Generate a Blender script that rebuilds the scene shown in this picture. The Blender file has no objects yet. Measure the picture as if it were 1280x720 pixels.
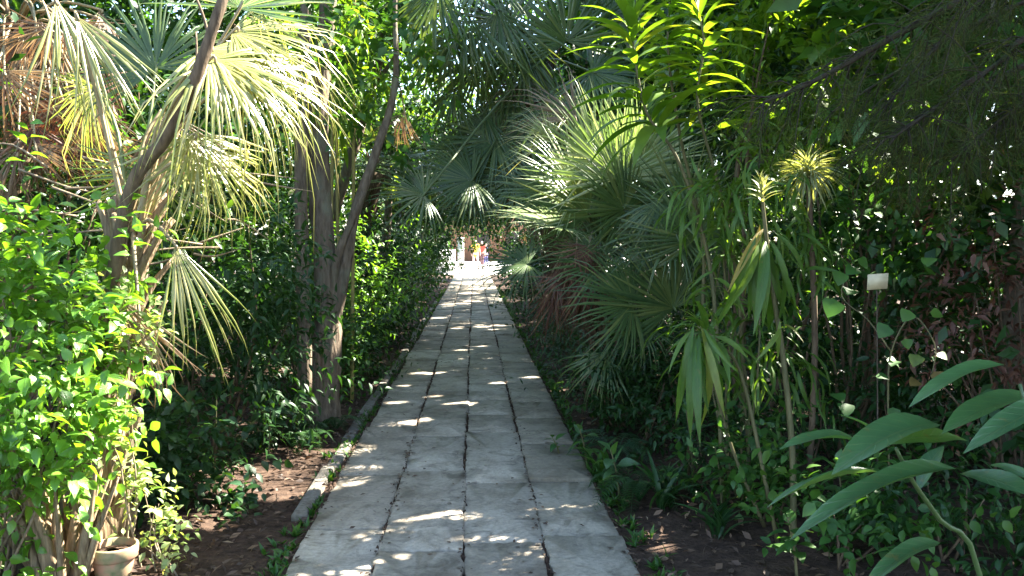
import bpy, math, random, zlib
import numpy as np
from mathutils import Matrix, Vector

rng = np.random.default_rng(7)
random.seed(7)
C = bpy.context.scene.collection
sc = bpy.context.scene
PI = math.pi
R_ = math.radians

# ------------------------------------------------------------------ camera
F_PX = 1108.0
CAM = Vector((0, 0, 1.55))
cam_d = bpy.data.cameras.new('camera')
cam = bpy.data.objects.new('camera', cam_d)
C.objects.link(cam)
cam.location = CAM
cam.rotation_euler = (R_(90 - 2.94), 0, R_(-2.48))
cam_d.sensor_width = 36
cam_d.lens = F_PX / 1280 * 36
cam_d.clip_start = 0.05
cam_d.clip_end = 2000
sc.camera = cam
_CR = cam.rotation_euler.to_matrix()


def P(px, py, d):
    """point seen at photo pixel (px, py), d metres ahead along the path"""
    v = _CR @ Vector(((px - 640) / F_PX, (360 - py) / F_PX, -1))
    return np.array(CAM + v * (d / v.y))


# ------------------------------------------------------------------ sun
SUN_EL, SUN_AZ = R_(46), R_(62)          # azimuth from +Y (ahead) towards +X (right)
S = np.array((math.cos(SUN_EL) * math.sin(SUN_AZ), math.cos(SUN_EL) * math.cos(SUN_AZ), math.sin(SUN_EL)))

# openings in the canopy: sunlight falls through along S onto these places
GAPS = []


def gap(px, py, d, r):
    GAPS.append((P(px, py, d), r))


for a in [(80, 400, 3.8, .52), (40, 560, 3.8, .5), (150, 500, 3.9, .3), (50, 280, 3.9, .42), (145, 685, 4.0, .22),
          (185, 640, 4.1, .2), (340, 100, 4.2, .42), (265, 50, 4.2, .4), (280, 225, 4.3, .34), (250, 390, 4.3, .28),
          (90, 70, 4.4, .34), (160, 430, 4.2, .25), (400, 20, 5.0, .3), (60, 650, 3.9, .4), (150, 120, 4.8, .25),
          (755, 140, 6.9, .38), (690, 140, 7.0, .22), (655, 272, 7.2, .22), 
          (950, 262, 4.25, .13), (1008, 214, 5.0, .11), (998, 205, 5.0, .07),
           (1150, 385, 4.4, .05), (1160, 455, 4.2, .05), (1055, 365, 4.3, .05), (1090, 260, 5.4, .07), 
          (545, 150, 25, 2.2), (490, 160, 23, 1.8), (590, 130, 26, 1.5), (450, 140, 9, .25), (440, 40, 8, .4), (470, 290, 11, .45), (500, 340, 12, .25),
          (625, 40, 8.5, .1), (690, 105, 8.5, .13), (300, 330, 6.2, .16), (250, 545, 5.5, .04), (440, 440, 8.2, .16),
          (250, 660, 5, .06), (1100, 555, 1.95, .03), (1020, 700, 3.4, .08), (1260, 690, 3.0, .12), (830, 680, 4.4, .05),
          (940, 620, 4.3, .05)]:
    gap(*a)


for px, py, d, w_, n_ in [(815, 60, 5.0, 70, 9), (860, 150, 5.0, 40, 4), (1100, 150, 6.0, 50, 5), (1175, 170, 6.0, 50, 4),
                          (1160, 60, 6.0, 60, 6), (1000, 60, 6.0, 80, 2), (1110, 130, 6.0, 60, 14), (1170, 160, 5.9, 50, 10), (1220, 100, 6.0, 60, 8)]:
    for k in range(n_):
        gap(px + rng.normal() * w_ * .6, py + rng.normal() * w_ * .6, d, rng.uniform(.06, .10))


def path_gap(px, py, r):
    d = 1.55 * F_PX / (py - 303)
    gap(px, py, d, r)


for px, py, r in [(500, 662, .05), (530, 658, .05), (550, 654, .04), (590, 686, .04), (615, 688, .045), (635, 690, .04),
                  (480, 716, .04), (500, 535, .07), (520, 532, .05), (485, 537, .04), (550, 508, .08), (575, 509, .07),
                  (490, 508, .06), (540, 470, .08), (520, 469, .06), (620, 483, .08), (660, 477, .09), (500, 487, .05),
                  (600, 411, .14), (570, 412, .1), (620, 409, .12), (575, 381, .25), (590, 378, .25), (560, 384, .15),
                  (600, 362, .5), (590, 356, .6), (585, 368, .4), (545, 690, .025), (600, 436, .06), (575, 440, .05),
                  (690, 490, .04), (655, 700, .03)]:
    path_gap(px, py, r * (.55 if py > 640 else 1.0 if py > 500 else .62))
for i in range(150):                                     # small random openings
    q = np.array((rng.uniform(-4, 4.5), rng.uniform(3.6, 26), rng.uniform(0, 3.2)))
    g_ = q - S * q[2] / S[2]                             # where it meets the ground
    if not (-1.3 < g_[0] < 2.6 and g_[1] < 9 or -1 < g_[0] < .9):
        GAPS.append((q, rng.uniform(.03, .09)))
for i in range(14):
    GAPS.append((np.array((rng.uniform(-.9, .8), rng.uniform(7, 40), 0.02)), rng.uniform(.03, .1)))
GP = np.array([g[0] for g in GAPS])
GR = np.array([g[1] for g in GAPS])
_E1 = np.cross(S, (0, 0, 1)); _E1 /= np.linalg.norm(_E1)
_E2 = np.cross(S, _E1)
GA = np.stack([GP @ _E1, GP @ _E2], 1)
GT = GP @ S


def keep_mask(q, pad=0.0):
    """False for leaves that would close one of the openings"""
    qa = np.stack([q @ _E1, q @ _E2], 1)
    qt = q @ S
    ok = np.ones(len(q), bool)
    for (a, t, r) in zip(GA, GT, GR):
        near = (np.abs(qa[:, 0] - a[0]) < r + pad) & (np.abs(qa[:, 1] - a[1]) < r + pad)
        if near.any():
            idx = np.nonzero(near)[0]
            dd = (qa[idx, 0] - a[0]) ** 2 + (qa[idx, 1] - a[1]) ** 2
            bad = (dd < (r + pad) ** 2) & (qt[idx] - t > max(r * .9, .12))
            ok[idx[bad]] = False
    return ok


# ------------------------------------------------------------------ node helpers
def new_mat(name):
    m = bpy.data.materials.new(name)
    m.use_nodes = True
    nt = m.node_tree
    nt.nodes.clear()
    out = nt.nodes.new('ShaderNodeOutputMaterial')
    return m, nt, out


def N(nt, typ, **kw):
    n = nt.nodes.new(typ)
    for k, v in kw.items():
        if k.startswith('i_'):
            key = k[2:]
            n.inputs[int(key) if key.isdigit() else key.replace('_', ' ')].default_value = v
        else:
            setattr(n, k, v)
    return n


def ramp(nt, stops):
    n = nt.nodes.new('ShaderNodeValToRGB')
    els = n.color_ramp.elements
    while len(els) > 1:
        els.remove(els[-1])
    els[0].position, els[0].color = stops[0][0], (*stops[0][1], 1)
    for p, c in stops[1:]:
        e = els.new(p)
        e.color = (*c, 1)
    return n


def leaf_mat(name, stops, trans=.4, tgain=(1.9, 1.7, .55), rough=.42, vein=0.0, spec=.5, spot=0.0):
    m, nt, out = new_mat(name)
    L = nt.links.new
    at = N(nt, 'ShaderNodeAttribute', attribute_name='leaf_data')
    sep = N(nt, 'ShaderNodeSeparateXYZ')
    L(at.outputs['Vector'], sep.inputs[0])
    rp = ramp(nt, stops)
    L(sep.outputs['Z'], rp.inputs['Fac'])
    geo = N(nt, 'ShaderNodeNewGeometry')
    nz = N(nt, 'ShaderNodeTexNoise', i_Scale=23.0, i_Detail=3.0)
    L(geo.outputs['Position'], nz.inputs['Vector'])
    mp = N(nt, 'ShaderNodeMapRange', i_3=.72, i_4=1.28)
    L(nz.outputs['Fac'], mp.inputs[0])
    mul = N(nt, 'ShaderNodeMix', data_type='RGBA', blend_type='MULTIPLY')
    mul.inputs[0].default_value = 1
    L(rp.outputs['Color'], mul.inputs[6])
    L(mp.outputs[0], mul.inputs[7])
    col = mul.outputs[2]
    if spot:                                             # dry and yellowed blotches
        ns = N(nt, 'ShaderNodeTexNoise', i_Scale=31.0, i_Detail=4.0, i_Roughness=.7)
        L(geo.outputs['Position'], ns.inputs['Vector'])
        rs = ramp(nt, [(.60, (0, 0, 0)), (.70, (spot, spot, spot))])
        L(ns.outputs['Fac'], rs.inputs['Fac'])
        msp = N(nt, 'ShaderNodeMix', data_type='RGBA')
        L(rs.outputs['Color'], msp.inputs[0]); L(col, msp.inputs[6])
        msp.inputs[7].default_value = (.16, .13, .035, 1)
        col = msp.outputs[2]
    bump = None
    if vein:
        # midrib and side veins from the leaf's own coordinates
        ab = N(nt, 'ShaderNodeMath', operation='ABSOLUTE')
        L(sep.outputs['X'], ab.inputs[0])
        rib = N(nt, 'ShaderNodeMapRange', i_1=.0, i_2=.09, i_3=1.0, i_4=0.0)
        L(ab.outputs[0], rib.inputs[0])
        m1 = N(nt, 'ShaderNodeMath', operation='MULTIPLY_ADD', i_1=-.16)
        L(ab.outputs[0], m1.inputs[0])
        L(sep.outputs['Y'], m1.inputs[2])
        m2 = N(nt, 'ShaderNodeMath', operation='MULTIPLY', i_1=62.0)
        L(m1.outputs[0], m2.inputs[0])
        sn = N(nt, 'ShaderNodeMath', operation='SINE')
        L(m2.outputs[0], sn.inputs[0])
        sv = N(nt, 'ShaderNodeMapRange', i_1=.88, i_2=1.0, i_3=0.0, i_4=.55)
        L(sn.outputs[0], sv.inputs[0])
        mx = N(nt, 'ShaderNodeMath', operation='MAXIMUM')
        L(rib.outputs[0], mx.inputs[0]); L(sv.outputs[0], mx.inputs[1])
        sc_ = N(nt, 'ShaderNodeMath', operation='MULTIPLY', i_1=vein)
        L(mx.outputs[0], sc_.inputs[0])
        mv = N(nt, 'ShaderNodeMix', data_type='RGBA')
        L(sc_.outputs[0], mv.inputs[0])
        L(col, mv.inputs[6])
        mv.inputs[7].default_value = (.16, .22, .07, 1)
        col = mv.outputs[2]
        bump = N(nt, 'ShaderNodeBump', i_Strength=.35, i_Distance=.004)
        L(mx.outputs[0], bump.inputs['Height'])
    pr = N(nt, 'ShaderNodeBsdfPrincipled', i_Roughness=rough)
    pr.inputs['Specular IOR Level'].default_value = spec
    L(col, pr.inputs['Base Color'])
    if bump:
        L(bump.outputs[0], pr.inputs['Normal'])
    tg = N(nt, 'ShaderNodeMix', data_type='RGBA', blend_type='MULTIPLY')
    tg.inputs[0].default_value = 1
    L(col, tg.inputs[6])
    tg.inputs[7].default_value = (*tgain, 1)
    tr = N(nt, 'ShaderNodeBsdfTranslucent')
    L(tg.outputs[2], tr.inputs['Color'])
    ms = N(nt, 'ShaderNodeMixShader', i_Fac=trans)
    L(pr.outputs[0], ms.inputs[1]); L(tr.outputs[0], ms.inputs[2])
    L(ms.outputs[0], out.inputs['Surface'])
    return m


def bark_mat(name, c1, c2, scale=14, stretch=.18, bump=.5, dist=.01, rough=.85, extra=None):
    m, nt, out = new_mat(name)
    L = nt.links.new
    geo = N(nt, 'ShaderNodeNewGeometry')
    mp = N(nt, 'ShaderNodeMapping')
    mp.inputs['Scale'].default_value = (1, 1, stretch)
    wv = N(nt, 'ShaderNodeTexVoronoi', i_Scale=float(scale) * 2.6)
    L(mp.outputs[0], wv.inputs['Vector'])
    L(geo.outputs['Position'], mp.inputs['Vector'])
    nz = N(nt, 'ShaderNodeTexNoise', i_Scale=scale * 2.0, i_Detail=6.0, i_Roughness=.65)
    L(mp.outputs[0], nz.inputs['Vector'])
    n2 = N(nt, 'ShaderNodeTexNoise', i_Scale=3.5, i_Detail=4.0)
    L(geo.outputs['Position'], n2.inputs['Vector'])
    rp = ramp(nt, [(.3, c1), (.68, c2)])
    L(nz.outputs['Fac'], rp.inputs['Fac'])
    col = rp.outputs['Color']
    if extra:
        r2 = ramp(nt, [(.52, (0, 0, 0)), (.66, (1, 1, 1))])
        L(n2.outputs['Fac'], r2.inputs['Fac'])
        mx = N(nt, 'ShaderNodeMix', data_type='RGBA')
        L(r2.outputs['Color'], mx.inputs[0])
        L(col, mx.inputs[6]); mx.inputs[7].default_value = (*extra, 1)
        col = mx.outputs[2]
    bp = N(nt, 'ShaderNodeBump', i_Strength=bump, i_Distance=dist)
    hh = N(nt, 'ShaderNodeMath', operation='MULTIPLY_ADD', i_1=.8)
    L(wv.outputs['Distance'], hh.inputs[0]); L(nz.outputs['Fac'], hh.inputs[2])
    L(hh.outputs[0], bp.inputs['Height'])
    pr = N(nt, 'ShaderNodeBsdfPrincipled', i_Roughness=rough)
    pr.inputs['Specular IOR Level'].default_value = .25
    L(col, pr.inputs['Base Color']); L(bp.outputs[0], pr.inputs['Normal'])
    L(pr.outputs[0], out.inputs['Surface'])
    return m


M = {}
# greens vary from leaf to leaf; the sunlit palm copies have sun painted in
M['bright'] = leaf_mat('bright_leaf', [(0, (.06, .17, .018)), (.6, (.11, .25, .025)), (.95, (.20, .31, .04))], .42, rough=.34, vein=.2, spec=.7, spot=.5)
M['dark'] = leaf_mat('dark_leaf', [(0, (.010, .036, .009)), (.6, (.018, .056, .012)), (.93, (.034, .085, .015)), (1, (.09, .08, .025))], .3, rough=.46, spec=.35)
M['mid'] = leaf_mat('mid_leaf', [(0, (.022, .075, .014)), (.6, (.04, .11, .018)), (.93, (.075, .15, .02)), (1, (.14, .10, .03))], .36, rough=.46, spec=.4)
M['yellow'] = leaf_mat('yellow_green_leaf', [(0, (.06, .14, .012)), (.6, (.10, .19, .016)), (1, (.19, .23, .025))], .5, rough=.45)
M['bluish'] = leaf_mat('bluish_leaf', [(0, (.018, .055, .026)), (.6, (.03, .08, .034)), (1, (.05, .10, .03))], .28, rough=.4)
M['broad'] = leaf_mat('broad_leaf', [(0, (.045, .12, .05)), (.6, (.065, .155, .045)), (1, (.10, .20, .03))], .45, rough=.33, vein=.4, spec=.8, spot=.6)
M['lance'] = leaf_mat('lance_leaf', [(0, (.045, .11, .016)), (.6, (.075, .155, .02)), (.9, (.12, .19, .03)), (1, (.26, .20, .03))], .42, rough=.45, vein=.22, spot=.5)
M['silver'] = leaf_mat('silvery_leaf', [(0, (.17, .22, .10)), (1, (.34, .36, .21))], .35, rough=.5)
M['varieg'] = leaf_mat('variegated_leaf', [(0, (.10, .20, .04)), (.5, (.2, .28, .09)), (1, (.42, .44, .26))], .4, rough=.45)
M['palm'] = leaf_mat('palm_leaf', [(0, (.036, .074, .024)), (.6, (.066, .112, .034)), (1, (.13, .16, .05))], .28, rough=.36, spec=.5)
M['palmlit'] = leaf_mat('sunlit_tone_palm_leaf', [(0, (.14, .19, .032)), (.5, (.25, .26, .07)), (1, (.42, .36, .17))], .34, tgain=(1.5, 1.55, .7), rough=.3, spec=.8)  # sunlit copy of the palm leaf: sun bleaching put into the colour
M['palmlit_stiff'] = leaf_mat('sunlit_tone_stiff_palm_leaf', [(0, (.12, .19, .06)), (.5, (.20, .26, .10)), (1, (.42, .42, .26))], .26, tgain=(1.4, 1.6, .6), rough=.3, spec=.8)  # stiff sunlit fans: brightness of the sun painted into the leaf colour
M['dead'] = leaf_mat('dead_palm_leaf', [(0, (.11, .062, .036)), (.5, (.19, .125, .07)), (1, (.32, .25, .16))], .22, tgain=(1.5, 1.2, .8), rough=.6)
M['deadred'] = leaf_mat('rusty_dead_leaf', [(0, (.055, .022, .014)), (.5, (.11, .045, .026)), (1, (.2, .11, .06))], .2, tgain=(1.5, 1.0, .7), rough=.6)
M['needle'] = leaf_mat('pine_needle', [(0, (.026, .044, .010)), (.6, (.04, .06, .013)), (1, (.10, .085, .024))], .3, rough=.7, spec=.15)
M['litter'] = leaf_mat('leaf_litter', [(0, (.03, .017, .011)), (.5, (.075, .042, .025)), (.85, (.15, .09, .05)), (1, (.28, .21, .13))], .1, tgain=(1.3, 1.1, .8), rough=.7)
M['stalk'] = leaf_mat('green_stalk', [(0, (.05, .09, .025)), (1, (.12, .15, .05))], .1, rough=.45)
M['drystalk'] = leaf_mat('dry_stalk', [(0, (.2, .15, .08)), (1, (.34, .27, .15))], .05, tgain=(1.2, 1.1, .8), rough=.55)
M['bark'] = bark_mat('grey_brown_bark', (.065, .047, .032), (.185, .14, .098), 14, .2, .9, .014, extra=(.15, .14, .095))
M['bark2'] = bark_mat('brown_bark', (.05, .033, .02), (.15, .105, .065), 20, .2, .5, .008)
M['darkbark'] = bark_mat('dark_bark', (.012, .009, .005), (.032, .024, .014), 20, .2, .5, .006)
M['cane'] = bark_mat('yellow_cane', (.20, .18, .055), (.34, .28, .10), 10, .1, .15, .003, rough=.5)
M['fibre'] = bark_mat('palm_fibre', (.10, .068, .04), (.30, .215, .13), 26, .08, .8, .012)
M['twig'] = bark_mat('pale_twig', (.14, .10, .065), (.30, .235, .16), 18, .3, .3, .004)
M['stemg'] = bark_mat('green_brown_stem', (.05, .055, .022), (.145, .125, .06), 16, .15, .3, .004, rough=.6)

# ------------------------------------------------------------------ mesh builder
def nrm(v):
    v = np.asarray(v, float)
    return v / np.maximum(np.linalg.norm(v, axis=-1, keepdims=True), 1e-9)


class MB:
    def __init__(s):
        s.V, s.T, s.D, s.MI, s.n = [], [], [], [], 0

    def add(s, V, T, D, mat=0):
        V = np.asarray(V, float).reshape(-1, 3)
        T = np.asarray(T, int).reshape(-1, 3)
        s.V.append(V); s.T.append(T + s.n); s.D.append(np.asarray(D, float).reshape(-1, 3))
        s.MI.append(np.full(len(T), mat, np.int32))
        s.n += len(V)

    def build(s, name, mats, parent=None, smooth=True, link=True, origin=None):
        if not isinstance(mats, (list, tuple)):
            mats = [mats]
        me = bpy.data.meshes.new(name)
        V = np.concatenate(s.V) if s.V else np.zeros((0, 3))
        T = np.concatenate(s.T) if s.T else np.zeros((0, 3), int)
        D = np.concatenate(s.D) if s.D else np.zeros((0, 3))
        if parent is not None and origin is None:
            origin = np.array(world_loc(parent))
        if origin is not None:
            V = V - np.asarray(origin)
        me.vertices.add(len(V)); me.loops.add(len(T) * 3); me.polygons.add(len(T))
        me.vertices.foreach_set('co', V.astype(np.float32).ravel())
        me.loops.foreach_set('vertex_index', T.astype(np.int32).ravel())
        me.polygons.foreach_set('loop_start', (np.arange(len(T)) * 3).astype(np.int32))
        me.polygons.foreach_set('material_index', np.concatenate(s.MI) if s.MI else np.zeros(0, np.int32))
        at = me.attributes.new('leaf_data', 'FLOAT_VECTOR', 'POINT')
        at.data.foreach_set('vector', D.astype(np.float32).ravel())
        if smooth:
            me.polygons.foreach_set('use_smooth', np.ones(len(T), bool))
        for m in mats:
            me.materials.append(m)
        me.update(calc_edges=True)
        me.validate()
        o = bpy.data.objects.new(name, me)
        if link:
            C.objects.link(o)
        if parent is not None:
            o.parent = parent
        return o


def world_loc(o):
    l = Vector((0, 0, 0))
    while o is not None:
        l = l + o.location
        o = o.parent
    return l


def tag(o, label=None, cat=None, group=None, kind=None):
    if label: o['label'] = label
    if cat: o['category'] = cat
    if group: o['group'] = group
    if kind: o['kind'] = kind
    return o


def reseed(text):
    global rng
    rng = np.random.default_rng(zlib.crc32(text.encode()))


def thing(name, label, cat, loc, group=None):
    reseed(label)
    o = bpy.data.objects.new(name, None)
    o.empty_display_size = .1
    C.objects.link(o)
    o.location = Vector(loc)
    return tag(o, label, cat, group)


# ------------------------------------------------------------------ leaf shapes
def leaf_t(ns=3, width=.4, peak=.4, fold=.25, bend=.15, tip=1.3, wave=0.0, petiole=0.0):
    """leaf along +Y, unit long; returns verts, tris, (across, along)"""
    V, D, T = [], [], []
    ss = np.linspace(0, 1, ns + 2)
    for i, s_ in enumerate(ss):
        y = petiole + (1 - petiole) * s_
        z = -bend * y * y + bend * y * .6
        if i == 0 or i == ns + 1:
            V.append((0, y, z)); D.append((0, s_))
        else:
            w = width * .5 * (math.sin(PI * s_ ** (math.log(.5) / math.log(peak)))) ** tip
            for k in (-1, 0, 1):
                V.append((k * w, y, z + (abs(k) * w * fold) + wave * k * math.sin(s_ * 9) * w))
                D.append((k, s_))
    T.append((0, 2, 1)); T.append((0, 3, 2))
    for i in range(ns - 1):
        a = 1 + 3 * i; b = a + 3
        T += [(a, a + 1, b + 1), (a, b + 1, b), (a + 1, a + 2, b + 2), (a + 1, b + 2, b + 1)]
    a = 1 + 3 * (ns - 1); e = len(V) - 1
    T += [(a, a + 1, e), (a + 1, a + 2, e)]
    if petiole:
        n0 = len(V)
        V += [(-.012, 0, 0), (.012, 0, 0), (-.008, petiole * 1.05, 0), (.008, petiole * 1.05, 0)]
        D += [(0, 0)] * 4
        T += [(n0, n0 + 1, n0 + 3), (n0, n0 + 3, n0 + 2)]
    return np.array(V), np.array(T), np.array(D)


def cheap_t(width=.45, fold=.2):
    w = width * .5
    V = np.array([(0, 0, 0), (-w, .45, w * fold), (w, .45, w * fold), (0, 1, -.06), (0, .45, 0)])
    return V, np.array([(0, 4, 1), (0, 2, 4), (1, 4, 3), (4, 2, 3)]), np.array([(0, 0), (-1, .45), (1, .45), (0, 1), (0, .45)])


def needle_t():
    V = np.array([(-.012, 0, 0), (.012, 0, 0), (0, 1, -.05)])
    return V, np.array([(0, 1, 2)]), np.array([(0, 0), (0, 0), (0, 1)])


TL = {
    'ovate': leaf_t(3, .52, .38, .22, .3, 1.0, petiole=.1),
    'ovate2': leaf_t(4, .55, .36, .25, .4, 1.05, .08, petiole=.1),
    'point': leaf_t(3, .34, .36, .3, .35, 1.1),
    'lance': leaf_t(5, .17, .42, .3, .5, .9),
    'heart': leaf_t(4, .86, .3, .2, .3, .8, petiole=.22),
    'strap': leaf_t(5, .09, .4, .35, .9, .6),
    'round': leaf_t(2, .8, .45, .15, .2, .7),
    'cheap': cheap_t(.5), 'cheapn': cheap_t(.28), 'needle': needle_t(),
}


def place(mb, tm, pos, dirs, ups, size, wid=1.0, var=None, mat=0, curl=None):
    V0, T0, D0 = tm
    n = len(pos)
    if n == 0:
        return
    y = nrm(dirs)
    x = nrm(np.cross(y, ups))
    z = np.cross(x, y)
    size = np.broadcast_to(np.asarray(size, float), (n,))
    wid = np.broadcast_to(np.asarray(wid, float), (n,))
    zc = np.ones(n) if curl is None else np.broadcast_to(curl, (n,))
    V = (pos[:, None, :] + size[:, None, None] * (V0[None, :, 0:1] * wid[:, None, None] * x[:, None, :]
         + V0[None, :, 1:2] * y[:, None, :] + V0[None, :, 2:3] * zc[:, None, None] * z[:, None, :]))
    T = T0[None] + (np.arange(n) * len(V0))[:, None, None]
    if var is None:
        var = rng.beta(2, 2.4, n)
    D = np.concatenate([np.broadcast_to(D0[None], (n, *D0.shape)), np.broadcast_to(var[:, None, None], (n, len(V0), 1))], 2)
    mb.add(V, T, D, mat)


def rdir(n):
    return nrm(rng.normal(size=(n, 3)))


def foliage(mb, kind, vols, n, size, per=7, twig=.28, droop=.15, clump=None, carve=True, mat=0, shell=.5, cspread=.3, twmb=None, twmat=0, upb=.25):
    """twigs with alternate leaves, gathered in clumps, filling ellipsoids"""
    tm = TL[kind]
    ws = np.array([v[1][0] * v[1][1] * v[1][2] for v in vols]) ** .7
    ws = ws / ws.sum()
    for (c, r), w in zip(vols, ws):
        c = np.asarray(c, float); r = np.asarray(r, float)
        m = max(1, int(n * w))
        nt_ = max(1, m // per)
        nc = max(2, nt_ // (clump or 7))
        cd = rdir(nc)
        cc = cd * (rng.random(nc) ** shell)[:, None]
        ci = rng.integers(0, nc, nt_)
        to = cc[ci] + rng.normal(size=(nt_, 3)) * cspread * (.6 + .8 * rng.random(nc))[ci][:, None]
        out = nrm(to + 1e-6)
        to = c + to * r
        td = nrm(out * .65 + rdir(nt_) * .75 + np.array((0, 0, upb)))
        ln = twig * rng.uniform(.6, 1.35, nt_)
        s_ = (np.arange(per) + .5) / per
        pos = to[:, None] + td[:, None] * (ln[:, None] * s_)[..., None]
        pos[..., 2] -= (droop * .5 * ln[:, None] * s_ ** 2)
        side = nrm(np.cross(td, rdir(nt_)))
        sg = np.where(np.arange(per) % 2 == 0, 1, -1)
        ld = td[:, None] * .55 + side[:, None] * sg[None, :, None] * .85 + rng.normal(size=(nt_, per, 3)) * .28
        ld[..., 2] -= droop
        up = np.array((0, 0, 1.0)) + rng.normal(size=(nt_, per, 3)) * .38
        cv = rng.random(nc)[ci]
        var = np.clip(.35 * cv[:, None] + .65 * rng.beta(2, 2.4, (nt_, per)), 0, 1).ravel()
        pos = pos.reshape(-1, 3); ld = ld.reshape(-1, 3); up = up.reshape(-1, 3)
        k = pos[:, 2] > .01
        if carve:
            k &= keep_mask(pos + nrm(ld) * size * .5, size * .3)
        place(mb, tm, pos[k], ld[k], up[k], size * rng.uniform(.6, 1.25, k.sum()), rng.uniform(.85, 1.15, k.sum()), var[k], mat)
        if twmb is not None:
            for i in range(nt_):
                tube(twmb, [to[i] - td[i] * ln[i] * .3, to[i] + td[i] * ln[i] * .9], [.004, .002], 4, twmat)


def smooth_path(pts, radii, sub=4):
    pts = np.asarray(pts, float); radii = np.asarray(radii, float)
    if len(pts) < 3:
        return pts, radii
    ext = np.vstack([2 * pts[0] - pts[1], pts, 2 * pts[-1] - pts[-2]])
    op, orr = [], []
    for i in range(len(pts) - 1):
        p0, p1, p2, p3 = ext[i:i + 4]
        for k in range(sub):
            t = k / sub
            op.append(.5 * ((2 * p1) + (-p0 + p2) * t + (2 * p0 - 5 * p1 + 4 * p2 - p3) * t * t + (-p0 + 3 * p1 - 3 * p2 + p3) * t ** 3))
            orr.append(radii[i] * (1 - t) + radii[i + 1] * t)
    op.append(pts[-1]); orr.append(radii[-1])
    return np.array(op), np.array(orr)


def tube(mb, pts, radii, seg=7, mat=0, sub=4, rough=0.0, var=.5, squash=None):
    p, r = smooth_path(pts, radii, sub)
    n = len(p)
    tg = nrm(np.gradient(p, axis=0))
    ref = np.array((1, 0, 0)) if abs(tg[0][0]) < .8 else np.array((0, 1, 0))
    u = nrm(np.cross(tg, ref)); v = np.cross(tg, u)
    an = np.arange(seg) / seg * 2 * PI
    rr = r[:, None] * (1 + rough * rng.normal(size=(n, seg)))
    V = p[:, None] + rr[..., None] * (np.cos(an)[None, :, None] * u[:, None] + np.sin(an)[None, :, None] * v[:, None])
    V = V.reshape(-1, 3)
    i = np.arange(n - 1)[:, None] * seg; j = np.arange(seg)[None]; j2 = (j + 1) % seg
    a, b, c, d = i + j, i + j2, i + seg + j2, i + seg + j
    T = np.concatenate([np.stack([a, b, c], -1).reshape(-1, 3), np.stack([a, c, d], -1).reshape(-1, 3)])
    V = np.vstack([V, p[0], p[-1]])
    e0, e1 = len(V) - 2, len(V) - 1
    caps = [(e0, (k + 1) % seg, k) for k in range(seg)] + [(e1, (n - 1) * seg + k, (n - 1) * seg + (k + 1) % seg) for k in range(seg)]
    T = np.vstack([T, caps])
    D = np.zeros((len(V), 3)); D[:, 2] = var
    D[:n * seg, 1] = np.repeat(np.linspace(0, 1, n), seg)
    mb.add(V, T, D, mat)


def box(mb, c, size, rot=0, mat=0, var=.5, cham=0.0):
    hx, hy, hz = [s_ / 2 for s_ in size]
    k = cham
    prof = [(-hz, 0), (hz - k, 0), (hz, k)] if k else [(-hz, 0), (hz, 0)]
    V = []
    for z, ins in prof:
        V += [(-hx + ins, -hy + ins, z), (hx - ins, -hy + ins, z), (hx - ins, hy - ins, z), (-hx + ins, hy - ins, z)]
    V = np.array(V)
    T = [(0, 2, 1), (0, 3, 2)]
    for L_ in range(len(prof) - 1):
        for q in range(4):
            a, b = L_ * 4 + q, L_ * 4 + (q + 1) % 4
            T += [(a, b, b + 4), (a, b + 4, a + 4)]
    t = (len(prof) - 1) * 4
    T += [(t, t + 1, t + 2), (t, t + 2, t + 3)]
    c_, s_ = math.cos(rot), math.sin(rot)
    V = np.stack([V[:, 0] * c_ - V[:, 1] * s_, V[:, 0] * s_ + V[:, 1] * c_, V[:, 2]], 1) + np.asarray(c)
    D = np.zeros((len(V), 3)); D[:, 2] = var
    mb.add(V, T, D, mat)


def lathe(mb, c, prof, seg=28, mat=0, var=.5):
    an = np.arange(seg) / seg * 2 * PI
    V = np.array([(r * math.cos(a), r * math.sin(a), z) for r, z in prof for a in an]) + np.asarray(c)
    T = []
    for i in range(len(prof) - 1):
        for k in range(seg):
            a, b = i * seg + k, i * seg + (k + 1) % seg
            T += [(a, b, b + seg), (a, b + seg, a + seg)]
    D = np.zeros((len(V), 3)); D[:, 2] = var
    mb.add(V, T, D, mat)


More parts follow.
